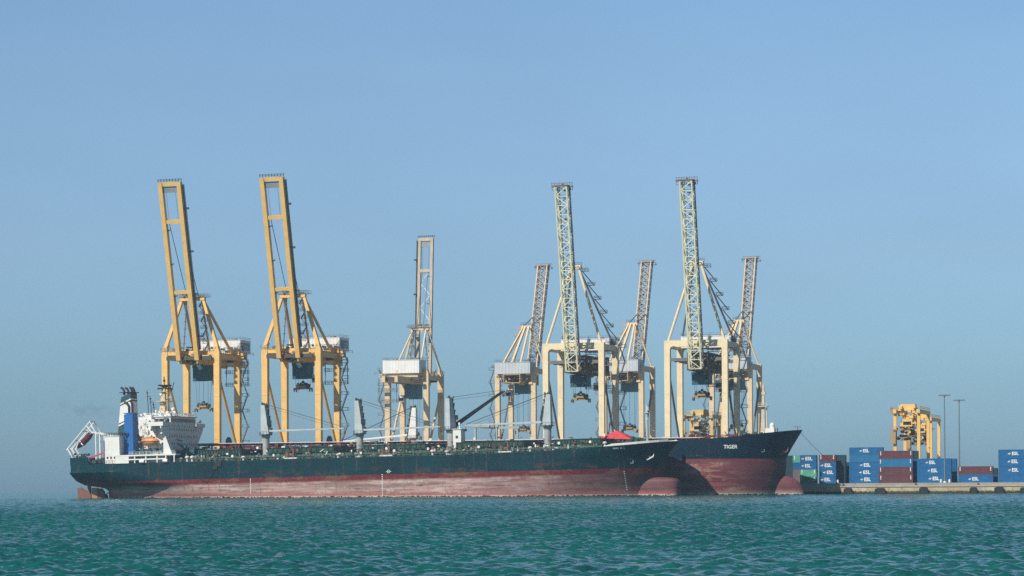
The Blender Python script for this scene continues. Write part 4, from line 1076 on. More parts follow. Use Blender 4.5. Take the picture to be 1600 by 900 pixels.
CR1 = [75.0, 111.7, 146.4, 182.5]
for (x0, x1) in ((53,70),(80,106),(117,141),(152,177),(188,205)):
    hatch(S1, x0, x1, 10.5, ZD, 9.0, 10.6, green, green)
deck_crane(S1, CR1[0], ZD-0.4, 15.6, 26.6, 0.0, R(0.2), 29.0)
deck_crane(S1, CR1[1], ZD-0.4, 14.9, 27.0, 0.0, R(0.6), 29.0)
deck_crane(S1, CR1[2], ZD-0.4, 15.3, 26.6, R(66), R(26), 29.5, dark_jib=True)
deck_crane(S1, CR1[3], ZD-0.2, 15.6, 26.8, R(180), R(-0.6), 28.5)
# crane pedestals' neighbours: a white mast house beside the third crane
b = MB(); b.box(148.6,151.6,-4.0,0.5,ZD-0.3,15.4); b.box(148.3,151.9,-4.3,0.8,15.4,15.6); b.m = 1; b.box(149.6,150.5,-4.06,-4.003,12.2,13.2); b.m = 0; b.bar((150.8,-3,15.6),(150.8,-3,17.4),0.3); b.cbox((150.8,-3,17.4),(0.6,0.6,0.8))
b.build('mast_house', [white, dark], S1)
# deck edge: rails, pipes, gear
b = MB(); pts = [(x, -h1.hb(x, lerp_tab(h1.sheer,x))+0.25, lerp_tab(h1.sheer,x)) for x in range(46, 208, 6)]
b.rail(pts, 1.1, 1.9, 0.05, 3)
pts = [(x, h1.hb(x, lerp_tab(h1.sheer,x))-0.25, lerp_tab(h1.sheer,x)) for x in range(46, 208, 6)]; b.rail(pts, 1.1, 2.9, 0.05)
b.build('deck_rail', paint('rail_green_grey', (0.16,0.24,0.21), 0.6, 0.5, 0.2), S1)
b = MB()
for (yy, zz, rr) in ((-12.9,7.2,0.16),(-13.3,7.6,0.11),(-12.6,8.0,0.10)): b.tube((50,yy,zz),(206,yy,zz+0.1),rr,6)
for x in range(52, 206, 5): b.bar((x,-12.9,6.3),(x,-12.9,8.0),0.2)
b.build('deck_pipe', paint('pipe_green', (0.05,0.14,0.10), 0.6, 0.5, 0.3), S1)
vm = MB(); vm.lathe([(0.35,0),(0.35,1.2),(0.75,1.3),(0.8,1.7),(0.3,2.0)], n=10); vme = vm.mesh('deck_vent'); vme.materials.append(white)
for x, y in ((72.0,-13.6),(78.4,-12.2),(108.5,-13.2),(114.6,-11.6),(144,-12.8),(149.5,-13.4),(180,-13),(186,-11.6),(206,-10),(47,-13.4),(49.5,-13),(51.6,-13.2)):
    o = link('deck_vent', vme, S1); o.location = (x, y, lerp_tab(h1.sheer,x)-0.1); o.scale = (1,1,rnd.uniform(0.8,1.2))
wmb = MB(); wmb.m = 0; wmb.box(-2.4,2.4,-1.1,1.1,0,0.7); wmb.m = 1
wmb.lathe([(0.9,-1.2),(0.9,-1.0),(0.5,-1.0),(0.5,1.0),(0.9,1.0),(0.9,1.2)], (0.0,0,1.6), 12, 'x'); wmb.box(-2.0,-1.3,-0.7,0.7,0.7,2.6); wmb.box(0.6,1.2,-0.5,0.5,0.7,3.4); wmb.bar((0.9,0,3.4),(-0.6,0,4.6),0.35)
wme3 = wmb.mesh('hatch_winch'); wme3.materials.append(white); wme3.materials.append(rusty)
for x in (91.0, 127.5, 171.5): o = link('hatch_winch', wme3, S1); o.location = (x,-14.2,6.35)
bb = Bits(S1, paint('gear_mix', (0.09,0.11,0.11), 0.7, 0.9, 0.45), ('equipment_box','deck_strut','cable_drum'))
for (xa, xb2) in ((70,82),(107,117),(142,152),(178,187)): clutter(bb, xa, xb2, -13, 12, 7, 10.3, 27, rnd, (0.5,1.8))
bb = Bits(S1, paint('fitting_mix', (0.20,0.25,0.23), 0.7, 0.9, 0.5), ('deck_box','stanchion','deck_valve')); clutter(bb, 53, 205, -13.6, -11.9, 6.9, 8.6, 120, rnd, (0.3,1.1))
for nm, mt, cnt in (('white_fitting', white, 46), ('rusty_fitting', rusty, 40), ('maroon_fitting', maroon, 34)):
    bb = Bits(S1, mt, ('deck_locker','deck_pole','deck_roller')); clutter(bb, 53, 206, -14.4, -11.7, 6.7, 9.6, cnt, rnd, (0.3,0.9))
    bb = Bits(S1, mt, ('hatch_cleat','lashing_bar','hatch_wheel')); clutter(bb, 53, 206, -9, 9, 10.7, 12.0, cnt//2, rnd, (0.4,1.4))
# folded side ladder on the topside
b = MB(); y_ = -16.3
b.box(61.6,64.4,y_,y_+0.3,4.4,6.3); b.bar((62.5,y_,4.4),(58.6,y_,-1.2),0.14,0.14); b.bar((58.6,y_,-1.2),(56.4,y_,-0.2),0.12); b.box(61.0,62.8,y_-0.1,y_+0.2,3.4,4.6)
b.build('side_ladder', black, S1)
# forecastle
b = MB(); pts = []
for x in (207,210,214,218,222,225,227.5): pts.append((x, -h1.hb(x, lerp_tab(h1.sheer,x)), lerp_tab(h1.sheer,x)))
for sg in (1,-1):
    b = MB()
    for (xa,ya,za_),(xb2,yb,zb_) in zip(pts[:-1],pts[1:]):
        b.add([(xa,sg*ya,za_-0.02),(xb2,sg*yb,zb_-0.02),(xb2,sg*yb,zb_+0.75),(xa,sg*ya,za_+0.75 if xa>207 else za_+0.1),(xa,sg*(ya+0.2),za_-0.02),(xb2,sg*(yb+0.2),zb_-0.02),(xb2,sg*(yb+0.2),zb_+0.75),(xa,sg*(ya+0.2),za_+0.75 if xa>207 else za_+0.1)],[(0,1,2,3),(7,6,5,4),(3,2,6,7),(0,3,7,4),(1,5,6,2)])
    b.build('bow_bulwark', white, S1)
b = MB(); b.lathe([(0.5,8.0),(0.4,20.5),(0.2,22.0)], (218.5,0,0), 10); b.cbox((218.5,0,19.2),(1.6,1.6,0.3)); b.cbox((218.8,0,20.6),(0.9,0.9,1.4)); b.cbox((218.5,0,17),(0.8,0.8,0.8))
b.build('foremast', post_white, S1)
b = MB()
for sg in (-1, 1):
    b = MB(); b.lathe([(0.9,-1.5),(0.9,-1.2),(0.55,-1.2),(0.55,1.2),(0.9,1.2),(0.9,1.5)], (216,sg*4.2,9.6), 12, 'y'); b.box(213.8,216.2,sg*4.2-1.6,sg*4.2+1.6,7.9,9.7); b.box(213.8,214.9,sg*4.2-1.4,sg*4.2+1.4,9.7,10.8); b.build('windlass', green, S1)
clutter(Bits(S1, green, ('crate','pipe','valve_wheel')), 203, 219, -9, 9, 8.2, 11.0, 34, rnd, (0.4,1.5))
# anchor in its pocket
def anchor(parent, hull, x, z, s=1.0, mat=white):
    y = -(hull.hb(x, z)+0.12); b = MB()
    b.bar((x-0.9*s,y,z+1.0*s),(x+0.4*s,y-0.1,z-0.7*s),0.42*s,0.3); b.bar((x-0.9*s,y-0.15,z-1.2*s),(x+1.3*s,y-0.25,z-0.1*s),0.42*s,0.4)
    b.bar((x+1.3*s,y-0.25,z-0.1*s),(x+1.6*s,y-0.3,z+0.9*s),0.4*s,0.35,0.15,0.15); b.bar((x-0.9*s,y-0.15,z-1.2*s),(x-1.7*s,y-0.25,z-0.5*s),0.4*s,0.35,0.15,0.15)
    b.build('anchor', mat, parent)
    b = MB(); b.lathe([(0.9*s,-0.1),(1.0*s,0.1),(0.6*s,0.14)], (x-1.1*s,y+0.05,z+1.25*s), 12, 'y'); b.build('hawse_pipe', dark, parent)
anchor(S1, h1, 221.2, 4.0, 1.0)
def arc_mark(hull, x, z, r, parent):
    vs = []; fs = []
    for i in range(9):
        a = R(-150+i*26); vs += [(r*math.cos(a), r*math.sin(a)), ((r-0.22)*math.cos(a), (r-0.22)*math.sin(a))]
        if i: fs.append((2*i-2,2*i,2*i+1,2*i-1))
    hull.decal(vs, fs, x, z, 'hull_mark', letter_w, parent)
arc_mark(h1, 215.5, 2.2, 0.62, S1)
# a short row of small unreadable white letters at the bow, as in the photo
vs = []; fs = []
for i, wd in enumerate((0.4,0.35,0.42,0.3,0.38,0.0,0.36,0.42,0.0,0.3)):
    if wd == 0: continue
    x = -1.75+i*0.39; o = len(vs); vs += [(x,-0.26),(x+wd*0.62,-0.26),(x+wd*0.62,0.22),(x,0.22)]; fs.append((o,o+1,o+2,o+3))
h1.decal(vs, fs, 212.0, 6.9, 'bow_lettering', letter_w, S1)
# draught figures down the side
vs = []; fs = []
for k in range(14): o = len(vs); z_ = -k*0.62; vs += [(0,z_),(0.35,z_),(0.35,z_+0.28),(0,z_+0.28)]; fs.append((o,o+1,o+2,o+3))
h1.decal(vs, fs, 126.0, -0.2, 'draught_mark', letter_w, S1); h1.decal(vs[:44], fs[:11], 212.6, -1.2, 'draught_mark', letter_w, S1); h1.decal(vs[:36], fs[:9], 75.5, -0.6, 'draught_mark', letter_w, S1)
vs = []; fs = []
for i in range(12):
    a = 2*math.pi*i/12; vs += [(0.6*math.cos(a),0.6*math.sin(a)),(0.45*math.cos(a),0.45*math.sin(a))]
    fs.append((2*i,(2*i+2)%24,(2*i+3)%24,2*i+1))
o = len(vs); vs += [(-0.95,-0.07),(0.95,-0.07),(0.95,0.07),(-0.95,0.07)]; fs.append((o,o+1,o+2,o+3))
h1.decal(vs, fs, 128.6, 1.0, 'load_line_mark', letter_w, S1)

# orange lifeboat, red free-fall boat: they hang from the ship, so each stands for itself
def ship_pt(S, p):
    M = Matrix.Translation(S.location) @ Euler(S.rotation_euler).to_matrix().to_4x4(); return M @ Vector(p)
def boat_mesh(b, L, B, H):
    n = 14; m_ = 12; vs = []
    for i in range(n+1):
        u = -1+2*i/n; f = (1-abs(u)**2.6)**0.6; 
        for j in range(m_):
            a = 2*math.pi*j/m_; vs.append((u*L/2, B/2*f*math.cos(a), H/2*(0.45+0.55*f)*math.sin(a)*(1.0 if math.sin(a) < 0 else 0.85)*max(f,0.05)))
    b.add(vs, [(i*m_+j, i*m_+(j+1)%m_, (i+1)*m_+(j+1)%m_, (i+1)*m_+j) for i in range(n) for j in range(m_)])
lb = thing('lifeboat', 'orange enclosed lifeboat hanging in white davits beside the white deckhouse', 'lifeboat', ship_pt(S1, (36.0,-15.4,14.3)), (0,-TRIM,-BETA))
b = MB(); boat_mesh(b, 7.6, 2.8, 3.2); b.build('boat_hull', orange, lb, True)
b = MB(); b.box(-1.2,1.6,-0.75,0.75,1.0,1.65); b.box(-3.2,-2.4,-0.4,0.4,0.7,1.3); b.build('canopy', orange, lb)
b = MB(); b.box(-3.4,3.4,-1.42,1.42,-0.12,0.06); b.build('fender_strip', paint('fender_brown',(0.2,0.07,0.03),0.6,0.5,0), lb)
fb = thing('free_fall_lifeboat', 'dark red free-fall lifeboat on the sloping white frame at the stern', 'lifeboat', ship_pt(S1, (3.2,-3.6,15.6)), (0,-TRIM-R(38),-BETA))
b = MB(); boat_mesh(b, 9.4, 2.5, 2.4); b.build('boat_hull', boat_red, fb, True)
b = MB(); b.box(1.4,3.2,-0.7,0.7,0.6,1.3); b.build('cockpit', boat_red, fb)
b = MB(); b.box(-1.4,-1.0,-1.2,1.2,-1.12,1.0); b.build('lashing_band', white, fb)
# thin dark smoke drifting aft from the funnel
b = MB(); b.ball((0,0,0), 1.0, 20, 12); sm_ = NT('funnel_smoke'); sm_.t.nodes.remove(sm_.p)
pv = sm_.n('ShaderNodeVolumePrincipled'); pv.inputs['Color'].default_value = (0.10,0.11,0.12,1)
cs = sm_.coord(); ln = sm_.n('ShaderNodeVectorMath', operation='LENGTH'); sm_.l(cs, ln.inputs[0])
dn = sm_.math('MULTIPLY', sm_.ramp(sm_.noise(1.0, sm_.coord((4.5,1.2,1.6)), 4, 0.6), 0.46, 0.75), sm_.ramp(ln.outputs['Value'], 0.95, 0.3))
sm_.l(sm_.math('MULTIPLY', dn, 0.085), pv.inputs['Density']); sm_.l(pv.outputs[0], sm_.out.inputs['Volume'])
so_ = b.build('smoke', sm_.mat); so_.location = ship_pt(S1, (1.0, 1.0, 27.5)); so_.rotation_euler = (0, R(8), -BETA); so_.scale = (17, 4, 4.2)
tag(so_, 'faint dark smoke drifting left from the ship funnel', None, kind='stuff')
# red awning on the fore deck
tp = ship_pt(S1, (208.4,-1.5,7.6))
aw = thing('awning', 'bright red peaked awning on poles over the fore deck of the near ship', 'awning', tp, (0,0,-BETA))
b = MB(); hx_, hy_ = 5.0, 3.4
ev = [(-hx_-0.4,-hy_-0.3,3.1),(hx_+0.9,-hy_-0.3,2.6),(hx_+0.6,hy_+0.3,3.0),(-hx_-0.4,hy_+0.3,3.1)]
pk = [(-0.6,-0.6,5.7),(0.3,0.6,5.5)]
vs = ev+pk+[(a,b2,c-0.12) for a,b2,c in ev+pk]
fs = [(0,1,4),(1,5,4),(1,2,5),(2,3,5),(3,4,5),(3,0,4)]; b.add(vs, fs+[tuple(i+6 for i in f[::-1]) for f in fs]+[(0,6,7,1),(1,7,8,2),(2,8,9,3),(3,9,6,0)])
b.build('tarpaulin', tarp, aw)
for sx in (-1,1):
    for sy in (-1,1): MB().tube((sx*hx_,sy*hy_,-0.05),(sx*hx_,sy*hy_,3.0),0.08,6).build('pole', grey, aw)

# ---- far ship
h2 = Hull(268.2, 16.0,
          [(0,17.6),(221,17.6),(226,19.3),(237,19.8),(246.5,20.5),(255.7,21.5),(268.2,22.9)],
          [(-1.5,259.5),(8.6,262.1),(12.9,262.3),(17,264.4),(22.9,268.2)],
          [(-1.5,20),(5,12),(9,4),(12,0),(22.9,0)],
          13.0, -1.5, 24.0, 0.25, 12.0, 0.7, 0.08)
S2 = thing('bulk_carrier', 'dark navy bulk carrier TIGER with maroon underside, behind the nearer ship', 'ship', at(-275, -19, 0), ROT)
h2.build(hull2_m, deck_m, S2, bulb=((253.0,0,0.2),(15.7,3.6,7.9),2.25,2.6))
vs, fs = text_shape('TIGER', 1.75, 0.12)
h2.decal(vs, fs, 245.6, 16.9, 'ship_name', letter_w, S2)
arc_mark(h2, 256.2, 15.6, 0.62, S2)
anchor(S2, h2, 262.2, 15.6, 1.2, rusty)
for (x0, x1) in ((48,72),(84,108),(120,144),(156,180),(192,216)): hatch(S2, x0, x1, 10.5, 17.6, 18.5, 19.3, maroon, maroon)
b = MB(); b.box(30,236,-14.6,-14.2,20.25,20.45)
b.build('catwalk_rail', white, S2)
for x in range(30, 237, 4):
    x += rnd.uniform(-1,1); MB().bar((x,-14.4,17.5),(x+rnd.uniform(-0.3,0.3),-14.4,20.24),rnd.uniform(0.2,0.45)).build('rail_post', maroon, S2)
b = MB(); b.tube((30,-14.0,19.95),(236,-14.0,19.95),0.26,8); b.tube((30,-13.3,19.6),(236,-13.3,19.6),0.18,6)
for x in range(32, 236, 12): b.bar((x,-14,17.5),(x,-14,20.0),0.4); b.bar((x,-14,19.9),(x+3,-14,17.6),0.22)
b.build('deck_pipe', maroon, S2)
clutter(Bits(S2, paint('far_gear', (0.20,0.17,0.19), 0.7, 0.9, 0.5), ('deck_box','stanchion','deck_valve')), 40, 226, -13.2, -11, 17.9, 19.9, 110, rnd, (0.5,2.0))
clutter(Bits(S2, white, ('locker','handrail','ventilator')), 40, 226, -13.2, -11, 17.9, 20.2, 60, rnd, (0.4,1.4))
b = MB(); b.box(14,24,-9,9,17.0,28.5); b.box(16,24.5,-11,11,28.5,31.0); b.box(9,13,-3,3,17,31); b.build('deckhouse', white, S2)
# white deck crane pointing aft
deck_crane(S2, 121.6, 17.4, 21.4, 33.0, R(180), R(-4.5), 26.0, pr=1.0, mpost=white, mhouse=white)
# small hatch gantry: white posts with a beam
b = MB()
for x in (150.5, 158.6): b.box(x-0.35,x+0.35,-13.2,-12.4,17.4,25.0); b.box(x-0.35,x+0.35,11.5,12.3,17.4,25.0)
b.box(149.8,159.4,-13.4,-12.0,25.0,25.9); b.box(149.8,159.4,11.4,12.6,25.0,25.9); b.box(149.9,151.0,-12.0,11.4,25.0,25.8)
b.build('hatch_gantry', post_grey, S2)
# forecastle gear
b = MB(); b.bar((254.0,0,20.5),(254.2,0,39.0),1.6,1.4,0.7,0.7); b.box(252.6,255.8,-1.4,1.4,31.2,31.5); b.rail([(252.6,-1.4,31.5),(255.8,-1.4,31.5)],1.1,1,0.07); b.cbox((254.3,0,36),(1.4,1.2,1.0)); b.bar((254.1,0,39),(254.1,0,40.8),0.2); b.bar((255.4,0,21),(255.3,0,31),0.4); b.bar((252.4,0,21),(252.6,0,29),0.3)
b.build('foremast', paint('mast_cream', (0.60,0.54,0.42), 0.6, 0.6, 0.2), S2)
b = MB(); b.box(255.4,258.6,-3,0,20.6,23.6); b.lathe([(0.9,0),(0.9,1.2),(0.5,1.9)],(257.6,-1.5,23.6),10); b.build('windlass', white, S2); MB().box(253.8,255.2,-4,-2,20.4,22.4).build('deck_locker', white, S2)
b = MB(); b.rail([(x,-h2.hb(x,lerp_tab(h2.sheer,x))+0.2,lerp_tab(h2.sheer,x)) for x in (228,234,240,246)],1.0,1.6,0.06); b.bar((229,-10,20.6),(246,-9,21.0),0.35); b.build('bow_rail', maroon, S2); clutter(Bits(S2, maroon, ('crate','pipe','valve_wheel')), 228, 254, -10, 6, 19.9, 21.6, 44, rnd, (0.5,1.8))
clutter(Bits(S2, green, ('crate','pipe','valve_wheel')), 246, 258, -8, 6, 20.8, 22.6, 20, rnd, (0.6,2.0))
b = MB(); b.bar((266.4,0,22.8),(266.4,0,24.0),0.18); b.bar((264.8,0,24.0),(267.6,0,24.0),0.14); b.bar((259.5,-1.5,22.2),(259.5,-1.5,23.6),0.3); b.build('jack_staff', dark, S2)
# mooring line from the bow to the quay
p, q = at(-275,-19,0)+T*267.0+Vector((0,0,22.4)), at(8.6, 0.6, 3.6)
b = MB(); pts = []
for i in range(15):
    f = i/14; c = p.lerp(q, f); c.z -= 1.6*4*f*(1-f)*0.5; pts.append(c)
b.path(pts, 0.07, 5); ml = b.build('mooring_line', rope_m); tag(ml, 'thin slack mooring line running from the far ship bow down to the quay', 'rope')

# ------------------------------------------------------------------ yard gantries
def rtg(label, s, d, rot, W=8.6, G=23.5, H=25.0, group=None, z0=ZG, yellow=yellow):
    root = thing('yard_gantry_crane', label, 'crane', at(s, d, z0), rot, group)
    for sx in (-1, 1):
        for y in (0, G):
            MB().bar((sx*W/2,y,1.4),(sx*W/2,y,H-1.4),1.15,1.0,up=(0,1,0)).build('leg', yellow, root)
            b = MB()
            for q in (-0.9, 0.9): b.lathe([(0.7,-0.35),(0.75,-0.2),(0.75,0.2),(0.7,0.35)], (sx*W/2+q, y, 0.75), 14, 'y')
            b.build('wheel', black, root)
    for y in (0, G): MB().box(-W/2-1.6, W/2+1.6, y-0.5, y+0.5, 1.4, 2.4).build('sill_beam', yellow, root)
    for sx in (-1, 1):
        MB().box(sx*W/2-0.6, sx*W/2+0.6, -1.5, G+1.5, H-1.4, H).build('main_girder', yellow, root)
        MB().bar((sx*W/2, G-0.6, 8.0),(sx*W/2-sx*0.1, G-3.4, 1.9),0.5).build('brace', yellow, root)
    rg = random.Random(5)
    b = MB(); b.box(-2.6,2.6,2.0,7.0,H+0.1,H+2.0); b.box(-W/2+0.5,W/2-0.5,1.5,7.5,H-0.4,H+0.1); b.build('trolley', yellow, root); clutter(Bits(root, yellow),-3,3.4,1,8,H-2.5,H+1.2,26,rg,(0.5,1.6)); clutter(Bits(root, yellow, ('cable_tray','ladder','drum')),-W/2+0.4,W/2-0.4,0,9,H-9,H-1.5,46,rg,(0.6,2.0))
    b = MB(); b.box(-1.6,2.0,-0.6,2.2,H-6.2,H-3.4); b.m = 1; b.box(-1.3,1.7,-0.66,-0.603,H-5.6,H-4.4); b.build('operator_cab', [yellow, glass], root)
    b = MB(); b.box(-W/2-1.8,-W/2+3.0,-1.6,0.4,H-7.6,H-7.3); b.rail([(-W/2-1.8,-1.6,H-7.3),(-W/2+3,-1.6,H-7.3)],1.2,1.1,0.07)
    b.box(-W/2-1.4,-W/2+0.4,-1.4,-0.55,H-12.5,H-8.0); b.rail([(-W/2-1.5,-1.3,H),(-W/2+1.5,-1.3,H)],1.2,1.0,0.07); b.box(-W/2-1.6,-W/2-0.8,-1.2,-0.4,H-1.6,H+0.9)
    b.rail([(W/2+0.5,-1.5,H),(W/2+0.5,G+1.5,H)],1.1,1.5,0.06)
    b.build('walkway', paint('walkway_tan',(0.42,0.28,0.13),0.6,0.6,0.2), root)
    clutter(Bits(root, paint('spreader_brown',(0.22,0.14,0.07),0.7,0.7,0.2), ('cable_box','hanger','sheave')),-W/2+0.5,W/2-0.8,0.5,6,H-11,H-6.0,46,rg,(0.5,1.7)); b = MB(); b.box(-3.0,2.6,2.5,5.0,H-10.0,H-9.2); b.build('spreader', paint('spreader_brown',(0.22,0.14,0.07),0.7,0.7,0.2), root)
    b = MB()
    for x in (-2,2):
        for y in (3,5): b.tube((x,y,H-9.2),(x,y,H-0.3),0.07,4)
    b.build('hoist_rope', rope_m, root)
    return root

# ------------------------------------------------------------------ containers
_cm = {}
logo_txt = text_shape('ESL', 1.75)
def cont_meshes(L, Wd, Hh, col):
    key = (L, Hh, col)
    if key in _cm: return _cm[key]
    b = MB(); m = CONT[col]
    # corrugated sides (front y=0, back y=Wd), roof, ends
    pitch = 0.28; n = int((L-0.3)/pitch); st = (L-0.3)/n; dp = 0.036
    def prof():
        pts = []
        for k in range(n):
            x = 0.15+k*st; pts += [(x,0.03+dp),(x+0.25*st,0.03),(x+0.5*st,0.03),(x+0.75*st,0.03+dp)]
        pts.append((L-0.15,0.03+dp)); return pts
    pr = prof()
    for y, sg in ((0,1),(Wd,-1)):
        vs = [(x, y+sg*d, z) for z in (0.16, Hh-0.12) for x, d in pr]; k = len(pr)
        b.add(vs, [(i,i+1,k+i+1,k+i) if sg > 0 else (k+i,k+i+1,i+1,i) for i in range(k-1)])
    b.box(0.05, L-0.05, 0.08, Wd-0.08, Hh-0.09, Hh-0.03); b.box(0.05, L-0.05, 0.08, Wd-0.08, 0.1, 0.17); b.box(0.03,0.07,0.1,Wd-0.1,0.17,Hh-0.1); b.box(L-0.12,L-0.08,0.1,Wd-0.1,0.17,Hh-0.1)
    body = b.mesh('body'); body.materials.append(m)
    f = MB()
    for x in (0, L-0.15):
        for y in (0, Wd-0.15): f.box(x, x+0.15, y, y+0.15, 0.0, Hh)
    for y in (0, Wd-0.12):
        f.box(0.15, L-0.15, y, y+0.12, Hh-0.12, Hh-0.004); f.box(0.15, L-0.15, y, y+0.12, 0.004, 0.16)
    for x in (0, L-0.12): f.box(x, x+0.12, 0.15, Wd-0.15, Hh-0.12, Hh-0.004); f.box(x, x+0.12, 0.15, Wd-0.15, 0.004, 0.16)
    fr = f.mesh('frame'); fr.materials.append(m)
    drs = []
    for y0 in (0.16, Wd/2+0.01):
        d = MB(); d.box(L-0.07, L-0.03, y0, y0+Wd/2-0.17, 0.17, Hh-0.13); d.m = 1
        for q in (0.3, 0.75): d.tube((L-0.01, y0+q, 0.2), (L-0.01, y0+q, Hh-0.2), 0.022, 5)
        me = d.mesh('door'); me.materials.append(m); me.materials.append(pole_m); drs.append(me)
    # lettering: sprig mark + ESL
    t_ = MB(); vs, fs = logo_txt; cx = L*0.50
    t_.add([(cx+0.55+a, -0.012, Hh*0.52+c) for (a,c,*_) in vs], fs)
    for dx, dz, sx, sz in ((-1.75,0,0.42,0.16),(-1.55,0,0.14,0.5),(-1.2,0.12,0.22,0.14),(-1.95,-0.1,0.2,0.12)):
        t_.add([(cx+dx-sx,-0.012,Hh*0.52+dz),(cx+dx,-0.012,Hh*0.52+dz-sz),(cx+dx+sx,-0.012,Hh*0.52+dz),(cx+dx,-0.012,Hh*0.52+dz+sz)],[(0,1,2,3)])
    lg = t_.mesh('lettering'); lg.materials.append(letter_w)
    t_ = MB()
    for x in (0.5, L-0.9):
        for k in range(3): t_.add([(x,-0.012,Hh*0.80-k*0.5),(x+0.34,-0.012,Hh*0.80-k*0.5),(x+0.34,-0.012,Hh*0.80-k*0.5+0.34),(x,-0.012,Hh*0.80-k*0.5+0.34)],[(0,1,2,3)])
    mk = t_.mesh('code_marking'); mk.materials.append(letter_w)
    _cm[key] = (body, fr, drs, lg, mk); return _cm[key]

def container(s, d, z, L, Hh, col, label, logo=False, mark=False, group=None, yaw=0.0):
    o = thing('shipping_container', label, 'container', at(s, d, z), (0,0,-BETA+yaw), group)
    body, fr, drs, lg, mk = cont_meshes(L, 2.44, Hh, col)
    link('body', body, o); link('frame', fr, o)
    for m_ in drs: link('door', m_, o)
    if logo: q_ = link('lettering', lg, o); q_.location = (rnd.uniform(-0.5,0.5), 0, rnd.uniform(-0.12,0.12)); q_.scale = (rnd.uniform(0.85,1.05),1,rnd.uniform(0.9,1.05))
    if mark: link('code_marking', mk, o)
    return o

ordn = {1:['only'],2:['lower','upper'],3:['bottom','middle','top'],4:['bottom','second','third','top'],5:['bottom','second','third','fourth','top']}
def stack(s, d, L, Hh, rows, where, group, z0=ZG):
    n = len(rows)
    for k, (col, logo, mark) in enumerate(rows):
        lab = '%s %scontainer, %s of %s' % (col, 'ESL lettered ' if logo else 'plain ', ordn[n][k], where)
        container(s+rnd.uniform(-0.06,0.06), d+rnd.uniform(-0.04,0.04), z0+0.02+k*(Hh+0.012), L, Hh, col, lab, logo, mark, group)
L40, L20 = 12.19, 6.06
# (s, depth) of each stack's left front corner
stack(-17.3, 15.5, L20, 2.59, [('grey',0,0),('grey',0,0),('blue',0,0),('pale green',0,1)], 'the stack half hidden by the ship bow', 'containers stacked behind the far ship bow')
stack(-21.5, 18.5, L20, 2.59, [('dark teal',0,0),('dark teal',0,0),('dark teal',0,0),('dark teal',0,0)], 'the dark stack peeping past the ship stem', 'containers stacked behind the far ship bow')
stack(-13.4, 9.0, L20, 2.59, [('green',0,1),('pale green',0,1),('blue',1,0),('blue',1,0)], 'the short stack nearest the ship bow', 'short containers beside the far ship bow')
stack(-6.3, 9.0, L20, 2.59, [('blue',1,0),('blue',1,0),('blue',1,0),('brown',0,1)], 'the short stack topped by brown', 'short containers beside the far ship bow')
stack(-3.6, 13.5, L20, 2.59, [('dark teal',0,0),('dark teal',0,0),('dark teal',0,0),('dark teal',0,0)], 'the stack behind the brown topped one', 'containers with shade in their colour behind the short stacks')
stack(-1.2, 20.0, L20, 2.59, [('dark teal',0,0),('dark teal',0,0),('dark teal',0,0)], 'the low stack before the gap', 'containers with shade in their colour behind the short stacks')
stack(4.5, 10.0, L40, 2.59, [('blue',1,0),('blue',1,0),('blue',1,0),('pale blue',0,0),('blue',1,0)], 'the tallest blue stack beside the gap', 'long containers along the quay')
stack(15.6, 8.0, L40, 2.9, [('brown',0,1),('brown',0,1),('pale blue',0,1),('brown',0,1)], 'the mostly brown stack below the yard gantries', 'long containers along the quay')
stack(29.2, 9.0, L40, 2.9, [('blue',1,0),('blue',1,0),('blue',1,0)], 'the blue stack behind the left lamp mast', 'long containers along the quay')
stack(44.0, 8.0, L40, 2.9, [('blue',1,0),('brown',0,1)], 'the two high stack behind the right lamp mast', 'long containers along the quay')
stack(58.2, 8.0, L40, 2.9, [('blue',0,0),('blue',1,0),('blue',1,0),('blue',1,0)], 'the tall blue stack cut by the right edge', 'long containers along the quay')
stack(30.2, 16.0, L40, 2.9, [('blue',0,0),('blue',0,0),('blue',0,0)], 'the row behind the lamp mast stack', 'second row containers')
stack(44.9, 14.0, L40, 2.59, [('blue',0,0),('dark teal',0,0)], 'the row behind the two high stack', 'second row containers')
stack(16.6, 14.0, L40, 2.9, [('dark teal',0,0),('blue',0,0),('blue',0,0),('dark teal',0,0)], 'the row behind the mostly brown stack', 'second row containers')

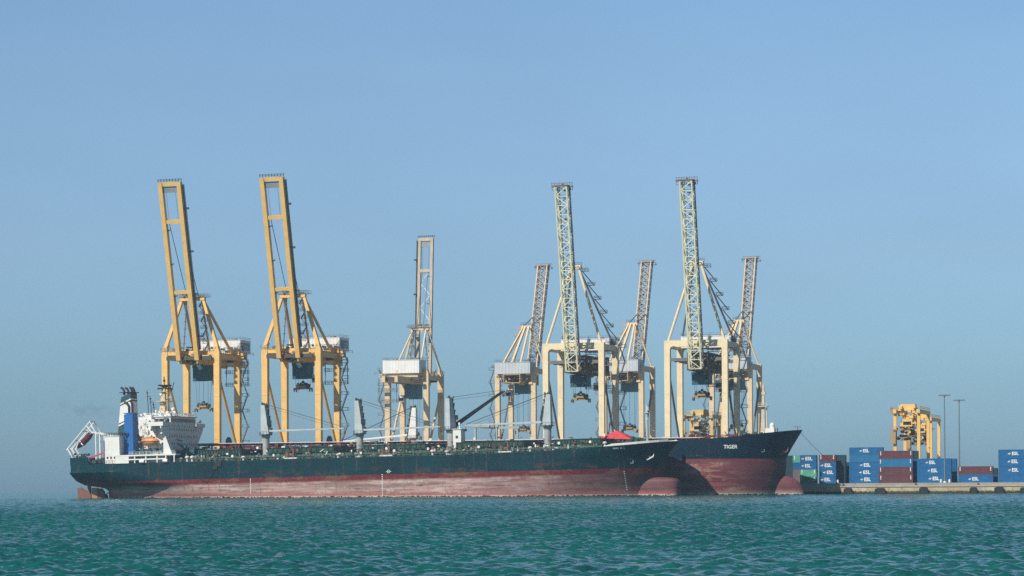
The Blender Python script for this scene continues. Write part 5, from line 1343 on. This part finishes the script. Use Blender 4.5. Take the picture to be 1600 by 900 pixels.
rtg('yellow yard gantry with trolley and cab behind the brown containers', 24.0, 20, ROT, H=26.8, group='yellow yard gantries')
rtg('yellow yard gantry farther back, its bare right legs showing beside the nearer gantry', 14.6, 116, ROT, 8.4, 23.5, 26.5, group='yellow yard gantries')
rtg('yellow yard gantry seen between the legs of a cream crane above the far ship', -57.6, 34, ROT, 11.0, 12.0, 26.5, yellow=paint('pale_yellow', (0.70,0.53,0.25), 0.6, 0.7, 0.25), group='yellow yard gantries')

# ------------------------------------------------------------------ lamp masts
def lamp_mast(label, s, d, H):
    o = thing('lamp_mast', label, 'lamp mast', at(s, d, ZG), ROT, 'lamp masts on the quay')
    b = MB(); b.lathe([(0.34,0),(0.30,2),(0.17,H)], n=10); b.build('mast', pole_m, o)
    b = MB(); b.lathe([(0.6,0),(0.6,0.5),(0.4,0.6)], n=10); b.build('foot', white, o)
    b = MB(); b.bar((-1.9,0,H),(1.9,0,H),0.16); b.bar((0,-1.3,H),(0,1.3,H),0.16); b.lathe([(0.5,-0.2),(0.5,0.1)],(0,0,H),10); b.build('head_frame', dark, o)
    for x, y in ((-1.7,0),(1.7,0),(0,-1.2),(0,1.2),(-0.9,0.2),(0.9,-0.2)):
        q = MB(); q.add([(x-0.42,y-0.3,H-0.1),(x+0.42,y-0.3,H-0.1),(x+0.42,y+0.3,H+0.22),(x-0.42,y+0.3,H+0.22),(x-0.42,y-0.3,H+0.12),(x+0.42,y-0.3,H+0.12),(x+0.42,y+0.3,H+0.4),(x-0.42,y+0.3,H+0.4)],[(0,3,2,1),(4,5,6,7),(0,1,5,4),(1,2,6,5),(2,3,7,6),(3,0,4,7)])
        q.build('floodlight', grey, o)
lamp_mast('tall floodlight mast standing in front of the three high blue container stack', 39.8, 4.0, 31.0)
lamp_mast('floodlight mast rising behind the two high brown and blue container stack', 42.6, 22.0, 29.8)
# small white quay marker posts
for i, (s, lab) in enumerate(((1.6,'white marker block at the gap between short and long containers'),(38.6,'small white marker block left of the foot of the front lamp mast'),(41.6,'small white marker block right of the foot of the front lamp mast'))):
    o = thing('marker_block', lab, 'marker', at(s, 3.0, ZG), ROT, 'white marker blocks on the quay')
    b = MB(); b.lathe([(0.42,0),(0.36,0.9),(0.30,1.25),(0.05,1.35)], n=10); b.build('block', white, o); b = MB(); b.lathe([(0.44,0.0),(0.44,0.14)], n=10); b.build('foot', dark, o)
